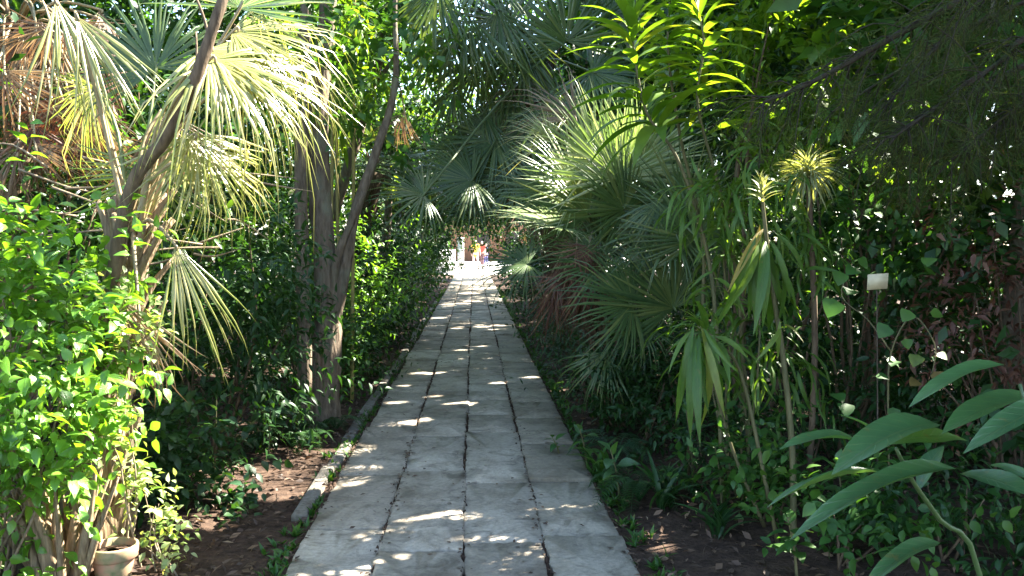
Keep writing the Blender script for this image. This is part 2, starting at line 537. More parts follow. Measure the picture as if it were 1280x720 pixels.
# ------------------------------------------------------------------ palm fronds
def fan_mesh(nseg=36, spread=210, split=.5, droop=.12, tip=.5, cup=.1, fold=.5, ragged=.05, twist=0.0):
    mb = MB()
    sp = R_(spread)
    dth = sp / (nseg - 1)
    st = np.array([.02, .2, split * .7, split, .68, .85, 1.0])
    for i in range(nseg):
        th = (i / (nseg - 1) - .5) * sp + rng.normal() * dth * (.12 + twist)
        ln = (.80 + .2 * math.cos(th * .55)) * (1 + rng.normal() * ragged)
        d = np.array((math.sin(th), math.cos(th), 0)); pr = np.array((d[1], -d[0], 0))
        dr = droop * rng.uniform(.5, 1.5); tp = tip * rng.uniform(.2, 1.6)
        sw = rng.normal() * twist * .25
        var = rng.beta(2, 2)
        wmax = math.tan(dth / 2) * split * 1.06
        V, D, T = [], [], []
        for k, s_ in enumerate(st):
            w = (math.tan(dth / 2) * s_ * 1.06 if s_ <= split else wmax * (.93 - .86 * ((s_ - split) / (1 - split)) ** .9)) * ln
            if split < .2:
                w = wmax * ln * (1 - s_ * .9)
            z = cup * s_ - dr * s_ * s_ - tp * max(0, s_ - .55) ** 2 * 1.6
            f = ln * s_
            p = d * f + np.array((0, 0, z * ln)) + pr * (sw * s_ * s_)
            # the tip's droop pulls the point in
            p[:2] *= 1 - .25 * max(0, s_ - .55) * tp
            if k == len(st) - 1:
                V.append(p); D.append((0, 1, var))
            else:
                alt = fold * w
                V += [p - pr * w, p + np.array((0, 0, alt)), p + pr * w]
                D += [(-1, s_, var), (0, s_, var), (1, s_, var)]
        for k in range(len(st) - 2):
            a = 3 * k; b = a + 3
            T += [(a, a + 1, b + 1), (a, b + 1, b), (a + 1, a + 2, b + 2), (a + 1, b + 2, b + 1)]
        a = 3 * (len(st) - 2); e = len(V) - 1
        T += [(a, a + 1, e), (a + 1, a + 2, e)]
        mb.add(V, T, D)
    return mb


FANS = {}


def fan_lib(key, mat, variants, **kw):
    FANS[key] = []
    for v in range(variants):
        o = fan_mesh(**kw).build('frond', mat, link=False, smooth=False)
        FANS[key].append(o.data)
        bpy.data.objects.remove(o)


fan_lib('green', M['palm'], 5, nseg=42, spread=235, split=.36, droop=.12, tip=.55, ragged=.08, twist=.15)
fan_lib('stiff', M['palm'], 3, nseg=38, spread=205, split=.36, droop=.03, tip=.15, cup=.16, ragged=.08, twist=.12)
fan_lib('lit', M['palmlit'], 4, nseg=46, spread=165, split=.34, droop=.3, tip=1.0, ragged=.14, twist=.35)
fan_lib('litstiff', M['palmlit_stiff'], 3, nseg=40, spread=205, split=.36, droop=.04, tip=.25, cup=.16, ragged=.1, twist=.15)
fan_lib('hang', M['palmlit'], 2, nseg=18, spread=52, split=.4, droop=.12, tip=.35, fold=.9, ragged=.1, twist=.3)
fan_lib('ghang', M['palm'], 3, nseg=26, spread=110, split=.45, droop=.25, tip=.7, fold=.7, ragged=.1, twist=.3)
fan_lib('dead', M['dead'], 3, nseg=26, spread=95, split=.35, droop=.3, tip=.7, fold=.9, ragged=.16, twist=.7)
fan_lib('deadred', M['deadred'], 3, nseg=24, spread=110, split=.3, droop=.35, tip=.9, fold=.9, ragged=.2, twist=.9)


def frond(parent, key, hub, axis, normal, radius, start=None, mat=None, thick=.011, sag=.12):
    """one fan on its stalk; hub/start in world coordinates"""
    me = FANS[key][rng.integers(len(FANS[key]))]
    o = bpy.data.objects.new('frond', me)
    C.objects.link(o)
    o.parent = parent
    y = Vector(nrm(axis)); z = Vector(nrm(normal))
    x = y.cross(z).normalized(); z = x.cross(y)
    base = world_loc(parent)
    mtx = Matrix((x, y, z)).transposed().to_4x4() @ Matrix.Scale(radius, 4)
    mtx.translation = Vector(hub) - base
    o.matrix_local = mtx
    if start is not None:
        mb = MB()
        h = np.asarray(hub, float); s0 = np.asarray(start, float)
        mid = (h + s0) / 2 + np.array((0, 0, sag * np.linalg.norm(h - s0))) - np.array(y) * .05
        tip_ = h + np.array(y) * radius * .05
        tube(mb, [s0, mid, h, tip_], [thick * 1.5, thick, thick * .8, thick * .5], 5, var=rng.random())
        inv = (Matrix.Translation(base) @ mtx).inverted()
        mb.V = [np.array([inv @ Vector(v) for v in V]) for V in mb.V]
        st = mb.build('stalk', mat or M['stalk'], origin=(0, 0, 0))
        st.parent = o
    return o


def palm_trunk(parent, pts, r, boots=40, mat='fibre', name='trunk', boot_len=.28):
    mb = MB()
    tube(mb, pts, r, 12, 0, 5, .05)
    p, rr = smooth_path(pts, r, 8)
    tg = nrm(np.gradient(p, axis=0))
    for i in range(boots):
        k = rng.integers(0, len(p))
        a = i * 2.4
        t = tg[k]
        u = nrm(np.cross(t, (0.3, 1, 0))); v = np.cross(t, u)
        o_ = math.cos(a) * u + math.sin(a) * v
        b = p[k] + o_ * rr[k] * .8
        L_ = boot_len * rng.uniform(.6, 1.3)
        w = .03 * rng.uniform(.7, 1.4)
        tube(mb, [b, b + t * L_ * .5 + o_ * L_ * .16, b + t * L_ + o_ * L_ * .42], [w, w * .7, w * .35], 5, 0, 3)
    return mb.build(name, M[mat], parent)


def shrub(name, label, cat, base, vols, n, size, kind, mat, stems=5, stem_r=.012, group=None, carve=True, stem_mat='bark2', **kw):
    """base on the ground; vols are foliage ellipsoids in world coordinates"""
    base = np.asarray(base, float)
    t = thing(name, label, cat, base, group)
    sb = MB()
    for i in range(stems):
        c, r = vols[i % len(vols)]
        c = np.asarray(c); r = np.asarray(r)
        e = c + rdir(1)[0] * r * .6
        b0 = base + np.array((rng.normal() * .05, rng.normal() * .05, -.03))
        mid = b0 * .5 + e * .5 + rng.normal(size=3) * .06 * np.linalg.norm(e - b0)
        tube(sb, [b0, mid, e], [stem_r * 1.3, stem_r, stem_r * .4], 5, 0)
    sb.build('stem', M[stem_mat], t)
    fb = MB()
    foliage(fb, kind, vols, n, size, carve=carve, **kw)
    fb.build('foliage', M[mat], t)
    return t


# ------------------------------------------------------------------ setting materials
def slab_mat():
    m, nt, out = new_mat('worn_concrete')
    L = nt.links.new
    at = N(nt, 'ShaderNodeAttribute', attribute_name='leaf_data')
    sep = N(nt, 'ShaderNodeSeparateXYZ'); L(at.outputs['Vector'], sep.inputs[0])
    geo = N(nt, 'ShaderNodeNewGeometry')
    n1 = N(nt, 'ShaderNodeTexNoise', i_Scale=2.2, i_Detail=7.0, i_Roughness=.62)
    n2 = N(nt, 'ShaderNodeTexNoise', i_Scale=38.0, i_Detail=6.0, i_Roughness=.7)
    n3 = N(nt, 'ShaderNodeTexNoise', i_Scale=5.5, i_Detail=6.0, i_Roughness=.7, i_Distortion=1.0)
    for n in (n1, n2, n3): L(geo.outputs['Position'], n.inputs['Vector'])
    rp = ramp(nt, [(0, (.235, .2, .155)), (.5, (.355, .31, .25)), (1, (.445, .395, .325))])
    L(sep.outputs['Z'], rp.inputs['Fac'])
    r1 = ramp(nt, [(.3, (.5, .47, .42)), (.5, (.9, .89, .87)), (.66, (1.1, 1.09, 1.08))]); L(n1.outputs['Fac'], r1.inputs['Fac'])
    r2 = ramp(nt, [(.3, (.7, .7, .7)), (.6, (1.1, 1.1, 1.1))]); L(n2.outputs['Fac'], r2.inputs['Fac'])
    a = N(nt, 'ShaderNodeMix', data_type='RGBA', blend_type='MULTIPLY'); a.inputs[0].default_value = 1
    L(rp.outputs[0], a.inputs[6]); L(r1.outputs[0], a.inputs[7])
    b = N(nt, 'ShaderNodeMix', data_type='RGBA', blend_type='MULTIPLY'); b.inputs[0].default_value = 1
    L(a.outputs[2], b.inputs[6]); L(r2.outputs[0], b.inputs[7])
    # soil stains and a little moss, patches with a shape of their own
    r3 = ramp(nt, [(.5, (0, 0, 0)), (.66, (.8, .8, .8))]); L(n3.outputs['Fac'], r3.inputs['Fac'])
    c = N(nt, 'ShaderNodeMix', data_type='RGBA'); L(r3.outputs[0], c.inputs[0])
    L(b.outputs[2], c.inputs[6]); c.inputs[7].default_value = (.13, .11, .082, 1)
    # right-hand column is more stained (soil washed down from the bank)
    sx = N(nt, 'ShaderNodeSeparateXYZ'); L(geo.outputs['Position'], sx.inputs[0])
    mr = N(nt, 'ShaderNodeMapRange', i_1=.25, i_2=.75, i_3=0.0, i_4=.55); L(sx.outputs['X'], mr.inputs[0])
    mm = N(nt, 'ShaderNodeMath', operation='MULTIPLY'); L(mr.outputs[0], mm.inputs[0]); L(n1.outputs['Fac'], mm.inputs[1])
    d = N(nt, 'ShaderNodeMix', data_type='RGBA'); L(mm.outputs[0], d.inputs[0])
    L(c.outputs[2], d.inputs[6]); d.inputs[7].default_value = (.12, .115, .07, 1)
    ad = N(nt, 'ShaderNodeMath', operation='ADD'); L(n2.outputs['Fac'], ad.inputs[0]); L(n3.outputs['Fac'], ad.inputs[1])
    bp = N(nt, 'ShaderNodeBump', i_Strength=.8, i_Distance=.009); L(ad.outputs[0], bp.inputs['Height'])
    pr = N(nt, 'ShaderNodeBsdfPrincipled', i_Roughness=.78)
    pr.inputs['Specular IOR Level'].default_value = .3
    L(d.outputs[2], pr.inputs['Base Color']); L(bp.outputs[0], pr.inputs['Normal'])
    L(pr.outputs[0], out.inputs['Surface'])
    return m


def soil_mat(name, c1, c2, c3, sc1=9):
    m, nt, out = new_mat(name)
    L = nt.links.new
    geo = N(nt, 'ShaderNodeNewGeometry')
    n1 = N(nt, 'ShaderNodeTexNoise', i_Scale=float(sc1), i_Detail=8.0, i_Roughness=.7)
    n2 = N(nt, 'ShaderNodeTexVoronoi', i_Scale=38.0)
    for n in (n1, n2): L(geo.outputs['Position'], n.inputs['Vector'])
    rp = ramp(nt, [(.3, c1), (.52, c2), (.72, c3)])
    mx = N(nt, 'ShaderNodeMath', operation='MULTIPLY_ADD', i_1=.22)
    L(n2.outputs['Distance'], mx.inputs[0]); L(n1.outputs['Fac'], mx.inputs[2])
    L(mx.outputs[0], rp.inputs['Fac'])
    bp = N(nt, 'ShaderNodeBump', i_Strength=.8, i_Distance=.03); L(mx.outputs[0], bp.inputs['Height'])
    pr = N(nt, 'ShaderNodeBsdfPrincipled', i_Roughness=.95)
    pr.inputs['Specular IOR Level'].default_value = .15
    L(rp.outputs[0], pr.inputs['Base Color']); L(bp.outputs[0], pr.inputs['Normal'])
    L(pr.outputs[0], out.inputs['Surface'])
    return m


def plain_mat(name, col, rough=.7, nscale=12, namp=.2, bump=.2):
    m, nt, out = new_mat(name)
    L = nt.links.new
    geo = N(nt, 'ShaderNodeNewGeometry')
    n1 = N(nt, 'ShaderNodeTexNoise', i_Scale=float(nscale), i_Detail=6.0)
    L(geo.outputs['Position'], n1.inputs['Vector'])
    rp = ramp(nt, [(.3, tuple(c * (1 - namp) for c in col)), (.7, tuple(min(1, c * (1 + namp)) for c in col))])
    L(n1.outputs['Fac'], rp.inputs['Fac'])
    bp = N(nt, 'ShaderNodeBump', i_Strength=bump, i_Distance=.01); L(n1.outputs['Fac'], bp.inputs['Height'])
    pr = N(nt, 'ShaderNodeBsdfPrincipled', i_Roughness=rough)
    L(rp.outputs[0], pr.inputs['Base Color']); L(bp.outputs[0], pr.inputs['Normal'])
    L(pr.outputs[0], out.inputs['Surface'])
    return m


M['slab'] = slab_mat()
M['soil'] = soil_mat('soil', (.016, .010, .0075), (.038, .024, .017), (.07, .044, .03))
M['kerb'] = soil_mat('dirty_kerb_stone', (.05, .042, .032), (.12, .105, .085), (.19, .175, .15), 7)
M['court'] = plain_mat('pale_gravel', (.46, .43, .39), .9, 6, .15, .3)
M['white'] = plain_mat('white_render', (.72, .71, .68), .8, 5, .06, .15)
M['terra'] = plain_mat('terracotta_render', (.26, .13, .075), .85, 4, .2, .2)
M['tag'] = plain_mat('cream_card', (.56, .48, .31), .55, 40, .06, .05)
M['wood'] = plain_mat('dark_wood', (.07, .05, .035), .8, 30, .3, .4)

# ------------------------------------------------------------------ ground and path
def ground_h(x, y):
    return .05 * np.clip(np.abs(x + .06) - .95, 0, 1.2) + .02 * np.sin(x * 3.1 + y * 1.7) * np.clip(np.abs(x + .06) - .95, 0, .6)


def build_ground():
    xs = np.concatenate([np.linspace(-300, -8, 8), np.linspace(-6, -1.05, 18), [-.9, .78], np.linspace(.93, 6, 18), np.linspace(8, 300, 8)])
    ys = np.concatenate([np.linspace(-60, 0, 6), np.linspace(1, 44, 130), np.linspace(50, 500, 12)])
    X, Y = np.meshgrid(xs, ys)
    near = (Y > 0) & (Y < 44)
    Z = np.where(near, ground_h(X, Y), 0) + np.where(near & (np.abs(X + .06) > 1.0), rng.normal(size=X.shape) * .012, 0)
    V = np.stack([X, Y, Z], -1).reshape(-1, 3)
    ny, nx = X.shape
    i = np.arange(ny - 1)[:, None] * nx; j = np.arange(nx - 1)[None]
    a = i + j
    T = np.concatenate([np.stack([a, a + 1, a + nx + 1], -1).reshape(-1, 3), np.stack([a, a + nx + 1, a + nx], -1).reshape(-1, 3)])
    mb = MB(); mb.add(V, T, np.zeros((len(V), 3)) + .5)
    return tag(mb.build('ground', M['soil']), kind='structure')


build_ground()

PX0, PX1 = -.885, .765
mb = MB()
cw = (PX1 - PX0) / 4
cuts = {0: [1.4, 2.5, 3.55, 4.67, 5.8, 7.3], 1: [1.2, 2.1, 3.2, 4.3, 5.85, 6.9, 7.9], 2: [1.6, 2.4, 3.4, 4.42, 5.55, 7.05], 3: [1.3, 2.6, 3.6, 4.5, 5.6, 6.6]}
for c in range(4):
    ys = list(cuts[c])
    while ys[-1] < 42:
        ys.append(ys[-1] + rng.uniform(.62, 1.25))
    for y0, y1 in zip(ys[:-1], ys[1:]):
        g = rng.uniform(.006, .014)
        xa = PX0 + c * cw + .007 + rng.normal() * .006
        xb = PX0 + (c + 1) * cw - .007 + rng.normal() * .006
        V = []
        zt = .034 + rng.normal() * .006
        tx, ty = rng.normal() * .012, rng.normal() * .007
        pts = [(xa, y0 + g), (xb, y0 + g), (xb, y1 - g), (xa, y1 - g)]
        # outline with chipped edges
        outl = []
        for q in range(4):
            p, nx_ = np.array(pts[q]), np.array(pts[(q + 1) % 4])
            k = 12
            for s_ in range(k):
                outl.append(p + (nx_ - p) * s_ / k)
        outl = np.array(outl)
        ctr = outl.mean(0)
        inn = ctr + (outl - ctr) * (1 - (.007 + .02 * rng.random((len(outl), 1)) ** 3) / np.abs(outl - ctr).max(1, keepdims=True))
        outl = outl + rng.normal(size=outl.shape) * .0042 * (1 + 2.2 * (rng.random((len(outl), 1)) > .9))
        n_ = len(outl)
        low = np.c_[outl, np.full(n_, -.02)]
        mid = np.c_[outl, zt - .007 + (outl - ctr) @ (tx, ty)]
        top = np.c_[inn, zt + (inn - ctr) @ (tx, ty)]
        V = np.vstack([low, mid, top, [[*ctr, zt]]])
        T = []
        for a in range(n_):
            b = (a + 1) % n_
            T += [(a, b, b + n_), (a, b + n_, a + n_), (a + n_, b + n_, b + 2 * n_), (a + n_, b + 2 * n_, a + 2 * n_), (a + 2 * n_, b + 2 * n_, 3 * n_)]
        D = np.zeros((len(V), 3)); D[:, 2] = np.clip(rng.normal(.5, .24), 0, 1)
        mb.add(V, T, D)
tag(mb.build('path', M['slab'], smooth=False), 'footpath of four rows of worn grey concrete slabs', kind='structure')

# kerb stones on the left
mb = MB()
y0 = 4.9
while y0 < 22:
    y1 = y0 + rng.uniform(.7, 1.1)
    x = -.975 + rng.normal() * .008
    box(mb, (x, (y0 + y1) / 2, -.012 + rng.normal() * .006), (.085, y1 - y0 - .012, .09), rng.normal() * .012, 0, rng.random(), .012)
    y0 = y1
tag(mb.build('kerb', M['kerb'], smooth=False), kind='structure')

mb = MB()
V = np.array([(-14, 42.2, .012), (18, 42.2, .012), (18, 90, .012), (-14, 90, .012)])
mb.add(V, [(0, 1, 2), (0, 2, 3)], np.zeros((4, 3)) + .5)
tag(mb.build('court_pavement', M['court']), kind='structure')

# weeds and moss along the slab edges
def edge_weeds():
    mb = MB()
    for x0, sg, n_ in ((PX0 - .01, -1, 420), (PX1 + .01, 1, 520)):
        y = 3.2 + 26 * rng.random(n_) ** 1.5
        for yy in y:
            b = np.array((x0 + sg * abs(rng.normal()) * .07, yy, .0))
            m_ = rng.integers(4, 9)
            d = rdir(m_); d[:, 2] = np.abs(d[:, 2]) + .35
            place(mb, TL['point'], np.repeat(b[None], m_, 0), d, rdir(m_) * .4 + (0, 0, 1), rng.uniform(.03, .085, m_), .8)
    return tag(mb.build('edge_weeds', M['mid']), kind='stuff')


edge_weeds()

# ------------------------------------------------------------------ leaf litter
def litter(name, regions, n, size):
    mb = MB()
    for (x0, x1, y0, y1, w, pw) in regions:
        k = int(n * w)
        x = rng.uniform(x0, x1, k); y = y0 + (y1 - y0) * rng.random(k) ** pw
        z = ground_h(x, y) + rng.uniform(.004, .03, k)
        pos = np.stack([x, y, z], 1)
        d = rdir(k); d[:, 2] = np.abs(d[:, 2]) * .3
        up = np.array((0, 0, 1)) + rng.normal(size=(k, 3)) * .5
        place(mb, TL['cheap'], pos, d, up, size * rng.uniform(.4, 1.3, k), rng.uniform(.5, 1.2, k))
    return mb


mb = litter('leaf_litter', [(-3.2, -.93, 3.3, 14, .6, 1.5), (.83, 3.2, 3.0, 12, .4, 1.4)], 9000, .055)
k = 2600                                               # crumbs of leaf in the joints and along the slab edges
jx = PX0 + cw * rng.choice([0, 1, 2, 3, 4], k, p=[.22, .25, .13, .2, .2]) + rng.normal(size=k) * rng.choice([.012, .05], k, p=[.75, .25])
jy = 2 + 22 * rng.random(k) ** 1.4
jp = np.stack([jx, jy, np.full(k, .036) + rng.uniform(0, .006, k)], 1)
d = rdir(k); d[:, 2] *= .1
place(mb, TL['cheap'], jp, d, np.array((0, 0, 1)) + rng.normal(size=(k, 3)) * .2, .032 * rng.uniform(.3, 1.2, k))
k = 420
jp = np.stack([rng.uniform(PX0, PX1, k), 2.5 + 20 * rng.random(k) ** 1.4, np.full(k, .041)], 1)
d = rdir(k); d[:, 2] *= .1
place(mb, TL['cheap'], jp, d, np.array((0, 0, 1)) + rng.normal(size=(k, 3)) * .2, .04 * rng.uniform(.3, 1.2, k))
tag(mb.build('leaf_litter', M['litter']), kind='stuff')

# soil and moss packed into the path joints
mb = MB()
for c in range(0, 5):
    x = PX0 + c * cw
    for y in np.arange(2, 34, .05):
        if rng.random() < .75:
            w = rng.uniform(.008, .03)
            xx = x + rng.normal() * .006
            h = rng.uniform(.026, .046)
            V = [(xx - w, y, .0), (xx + w, y, .0), (xx + w, y + .055, .0), (xx - w, y + .055, .0), (xx + rng.normal() * .004, y + .027, h)]
            mb.add(V, [(0, 1, 4), (1, 2, 4), (2, 3, 4), (3, 0, 4)], np.zeros((5, 3)) + .5)
tag(mb.build('joint_soil', M['soil']), kind='stuff')

# =================================================================== LEFT BANK
# sunlit fan palm
base = np.array((-1.86, 4.35, .02))
lp = thing('fan_palm', 'fan palm with pale sunlit drooping fronds above the flower pot', 'palm', base)
crown = P(165, 300, 4.45)
palm_trunk(lp, [base, base * .6 + crown * .4 + (-.05, 0, 0), crown], [.17, .12, .075], 70)
mb = MB()                                               # fibrous old leaf bases fanning from the foot
for i in range(46):
    a = rng.uniform(-.85, .6)
    b0 = P(80 + 42 * a + rng.normal() * 8, 735, 4.0 + rng.uniform(-.15, .25)); b0[2] = max(.0, b0[2])
    L_ = rng.uniform(.3, .62)
    dv = nrm(np.array((math.sin(a) * .8 + rng.normal() * .08, rng.normal() * .2 - .1, 1)))
    e = b0 + dv * L_
    w = rng.uniform(.012, .026)
    tube(mb, [b0, b0 * .5 + e * .5 + rng.normal(size=3) * .015, e + (math.sin(a) * .05, 0, 0)], [w * 1.2, w, w * .3], 5, 0, 3)
mb.build('leaf_base', M['fibre'], lp)
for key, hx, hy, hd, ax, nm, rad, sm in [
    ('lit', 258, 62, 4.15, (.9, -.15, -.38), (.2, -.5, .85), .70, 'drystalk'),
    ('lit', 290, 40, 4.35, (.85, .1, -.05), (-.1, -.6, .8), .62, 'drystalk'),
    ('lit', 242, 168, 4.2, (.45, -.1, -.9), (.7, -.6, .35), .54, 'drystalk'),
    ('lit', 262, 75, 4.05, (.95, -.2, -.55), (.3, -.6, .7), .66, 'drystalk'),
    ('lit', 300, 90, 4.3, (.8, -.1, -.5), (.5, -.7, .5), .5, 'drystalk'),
    ('lit', 250, 190, 4.3, (.6, -.1, -.7), (.6, -.6, .4), .46, 'drystalk'),
    ('hang', 95, 20, 4.2, (.6, -.1, -.9), (.5, -.8, .2), .6, 'drystalk'),
    ('hang', 218, 305, 4.15, (.33, -.05, -1), (.5, -.8, .2), .62, 'drystalk'),
    ('hang', 70, 0, 4.3, (.25, -.1, -.9), (.5, -.6, .2), .62, 'drystalk'),
    ('litstiff', 300, 10, 4.6, (.3, .1, .9), (0, -.9, .3), .6, 'drystalk'),
    ('green', 195, 85, 4.75, (-.2, .1, .5), (.1, -.9, .5), .55, 'stalk'),
    ('green', 190, 215, 4.7, (.1, 0, -.9), (.3, -.9, .3), .45, 'stalk'),
    ('lit', 120, 110, 4.7, (-.5, .1, -.6), (0, -.7, .6), .5, 'stalk'),
    ('dead', 148, 372, 4.05, (.1, -.1, -1), (.2, -1, .1), .45, 'drystalk'),
    ('dead', 175, 405, 4.1, (.15, -.05, -1), (.5, -.8, 0), .38, 'drystalk'),
    ('dead', 200, 140, 4.6, (.4, 0, -.9), (.5, -.8, 0), .45, 'drystalk'),
]:
    frond(lp, key, P(hx, hy, hd), np.array(ax), np.array(nm), rad, crown + rng.normal(size=3) * .03, M[sm], .010)

# leaning thin trunk in front of it
base = np.array((-2.05, 4.25, .0))
lt = thing('leaning_tree', 'thin brown leaning tree trunk crossing in front of the sunlit fan palm', 'tree', base)
mb = MB()
tube(mb, [base, P(118, 560, 4.2), P(135, 400, 4.1), P(152, 285, 4.0), P(170, 222, 3.95), P(207, 172, 3.9), P(240, 108, 3.9), P(262, 48, 3.9), P(285, -20, 3.95), P(330, -160, 4.3)],
     [.036, .034, .032, .031, .030, .029, .027, .025, .022, .013], 9, 0, 5, .04)
mb.build('trunk', M['bark2'], lt)
mb = MB()
for (a, b) in [((262, 48), (232, -30)), ((240, 108), (245, 40)), ((285, -20), (300, -120))]:
    tube(mb, [P(*a, 3.92), P((a[0] + b[0]) / 2 + 3, (a[1] + b[1]) / 2, 3.95), P(*b, 4.0)], [.008, .006, .004], 5)
mb.build('branch', M['bark2'], lt)
mb = MB()
foliage(mb, 'point', [(P(330, -190, 4.4), (.7, .6, .4))], 900, .07)
mb.build('crown', M['mid'], lt)

# bright shrub
base = np.array((-2.1, 3.95, .03))
shrub('leafy_shrub', 'big sunlit bright green leafy shrub at far left beside the palm stump', 'shrub', base,
      [(P(30, 415, 3.8), (.33, .34, .42)), (P(10, 520, 3.75), (.32, .3, .35)), (P(88, 470, 3.85), (.21, .24, .28)), (P(0, 320, 3.9), (.28, .3, .28)),
       (P(75, 335, 3.9), (.2, .22, .14)), (P(10, 640, 3.72), (.17, .2, .24)), (P(75, 585, 3.75), (.16, .16, .12))],
      3000, .076, 'ovate2', 'bright', 9, .006, carve=False, stem_mat='twig', twig=.22, per=7, droop=.35, cspread=.36)

# flower pot
base = P(142, 700, 4.0); base[2] = .0
pot = thing('flower_pot', 'old terracotta flower pot with mossy thick rim at the palm foot', 'flower pot', base)
m, nt, out = new_mat('mossy_terracotta')
L = nt.links.new
geo = N(nt, 'ShaderNodeNewGeometry')
n1 = N(nt, 'ShaderNodeTexNoise', i_Scale=13.0, i_Detail=5.0); L(geo.outputs['Position'], n1.inputs['Vector'])
rp = ramp(nt, [(.42, (.36, .19, .115)), (.56, (.24, .19, .1)), (.7, (.09, .12, .045))]); L(n1.outputs['Fac'], rp.inputs['Fac'])
pr = N(nt, 'ShaderNodeBsdfPrincipled', i_Roughness=.8); L(rp.outputs[0], pr.inputs['Base Color'])
bp = N(nt, 'ShaderNodeBump', i_Strength=.3, i_Distance=.005); L(n1.outputs['Fac'], bp.inputs['Height']); L(bp.outputs[0], pr.inputs['Normal'])
L(pr.outputs[0], out.inputs['Surface'])
M['pot'] = m
mb = MB()
lathe(mb, base, [(.0, 0), (.06, 0), (.066, .004), (.088, .12), (.088, .135)], 32)
mb.build('body', M['pot'], pot)
mb = MB()
lathe(mb, base, [(.088, .13), (.098, .133), (.104, .139), (.108, .185), (.106, .192), (.099, .194), (.093, .19), (.088, .15)], 32)
mb.build('rim', M['pot'], pot)
mb = MB()
lathe(mb, base, [(.0, .165), (.05, .168), (.0895, .16)], 24)
mb.build('potting_soil', M['soil'], pot)

# pale creeper by the pot
b2 = np.array((-1.4, 4.15, .02))
shrub('creeping_plant', 'small creeper with cream and pale green leaves beside the flower pot', 'plant', b2,
      [(P(185, 640, 4.12), (.085, .1, .17)), (P(195, 690, 4.1), (.1, .1, .1)), (P(170, 610, 4.15), (.05, .06, .08))], 330, .05, 'ovate', 'varieg', 5, .004,
      carve=False, twig=.14, per=6, droop=.3, stem_mat='twig')

# pale sprig on the stump
shrub('pale_sprig', 'pale small leaved sprig climbing over the dry palm fronds', 'plant', np.array((-1.65, 4.2, .0)),
      [(P(142, 455, 3.95), (.12, .13, .2)), (P(122, 545, 3.95), (.13, .12, .13)), (P(160, 415, 4.0), (.07, .08, .1))], 600, .05, 'ovate', 'varieg', 5, .005, carve=False, twig=.16, stem_mat='twig')

# plants behind the left palm
shrub('background_shrub', 'dull green shrub behind the sunlit palm below the thin leaning trunk', 'shrub', (-3.0, 5.9, .0),
      [(P(70, 180, 5.7), (.7, .5, .5)), (P(180, 260, 5.8), (.6, .5, .5)), (P(90, 330, 5.6), (.7, .5, .6))], 2200, .085, 'point', 'mid', 7, .012, twig=.3)
shrub('pinnate_bush', 'dark green bush with pointed leaves between the sunlit palm and forked trunk', 'bush', (-1.85, 6.2, .0),
      [(P(300, 330, 6.1), (.5, .45, .45)), (P(260, 430, 6.0), (.45, .4, .45)), (P(330, 430, 6.3), (.4, .4, .4)), (P(210, 480, 5.8), (.4, .35, .4))],
      3600, .085, 'point', 'dark', 8, .01, twig=.3, droop=.4, per=9)
shrub('low_bush', 'low dark leafy bush on bare soil under the hanging sunlit frond', 'bush', (-1.75, 5.3, .0),
      [(P(230, 560, 5.2), (.34, .3, .3)), (P(190, 590, 5.0), (.3, .3, .26)), (P(250, 620, 5.1), (.22, .22, .16))], 1500, .075, 'ovate', 'dark', 6, .006, twig=.2, droop=.3)
shrub('low_bush', 'dark ground plant at the foot of the forked trunk', 'bush', (-1.5, 6.9, .0),
      [(P(330, 550, 6.6), (.3, .35, .2)), (P(350, 510, 6.9), (.28, .3, .25)), (P(300, 590, 6.2), (.25, .25, .13))], 1300, .07, 'point', 'dark', 6, .006, twig=.2)

# upright seedlings
def seedling(name, label, cat, pts, leaves, lsize, kind, mat, spread=1.0, droop=.2, stem='stemg', r=.006, whorl=1, lo=.35, carve=False, base=None, var=None):
    pts = [np.asarray(p, float) for p in pts]
    if base is None:
        base = pts[0].copy()
    t = thing(name, label, cat, base)
    mb = MB()
    tube(mb, pts, np.linspace(r * 1.3, r * .5, len(pts)), 6, 0, 5)
    mb.build('stem', M[stem], t)
    p, _ = smooth_path(pts, [1] * len(pts), 10)
    tg = nrm(np.gradient(p, axis=0))
    n = leaves
    s_ = lo + (1 - lo) * (np.arange(n) + .5) / n
    idx = np.minimum((s_ * (len(p) - 1)).astype(int), len(p) - 1)
    a = np.arange(n) * 2.399 + rng.random() * 6
    T_ = tg[idx]
    u = nrm(np.cross(T_, np.array((.2, 1, .1)))); v = np.cross(T_, u)
    o_ = np.cos(a)[:, None] * u + np.sin(a)[:, None] * v
    top = np.clip((s_ - .8) / .2, 0, 1)[:, None]
    d = o_ * spread * (1 - .55 * top) + T_ * (.35 + .9 * top)
    d[:, 2] -= droop * (1 - top[:, 0])
    sz = lsize * (1 - .45 * top[:, 0]) * rng.uniform(.8, 1.15, n)
    mb = MB()
    place(mb, TL[kind], p[idx], d + rng.normal(size=(n, 3)) * .12, np.array((0, 0, 1)) + .15 * rng.normal(size=(n, 3)), sz, 1, var)
    mb.build('foliage', M[mat], t)
    return t


def gp(px, d):
    q = P(px, 500, d); q[2] = float(ground_h(q[0], q[1])); return q


for i, (px, d, h, lab) in enumerate([(266, 5.6, .55, 'seedling with a pale lit top leaf under the sunlit hanging frond'),
                                     (335, 6.3, .5, 'thin upright seedling nearest the slim trunk on the left'),
                                     (215, 5.0, .34, 'small seedling on bare soil right of the pale creeper'),
                                     (300, 5.15, .16, 'tiny low seedling alone on the bare soil by the left kerb')]):
    b = gp(px, d)
    seedling('seedling', lab, 'seedling', [b, b + (.01, 0, h * .5), b + (.03, -.02, h)], 11 if i < 3 else 7, .17 if i < 2 else .12, 'ovate2', 'bluish', 1.0, .35, lo=.45)

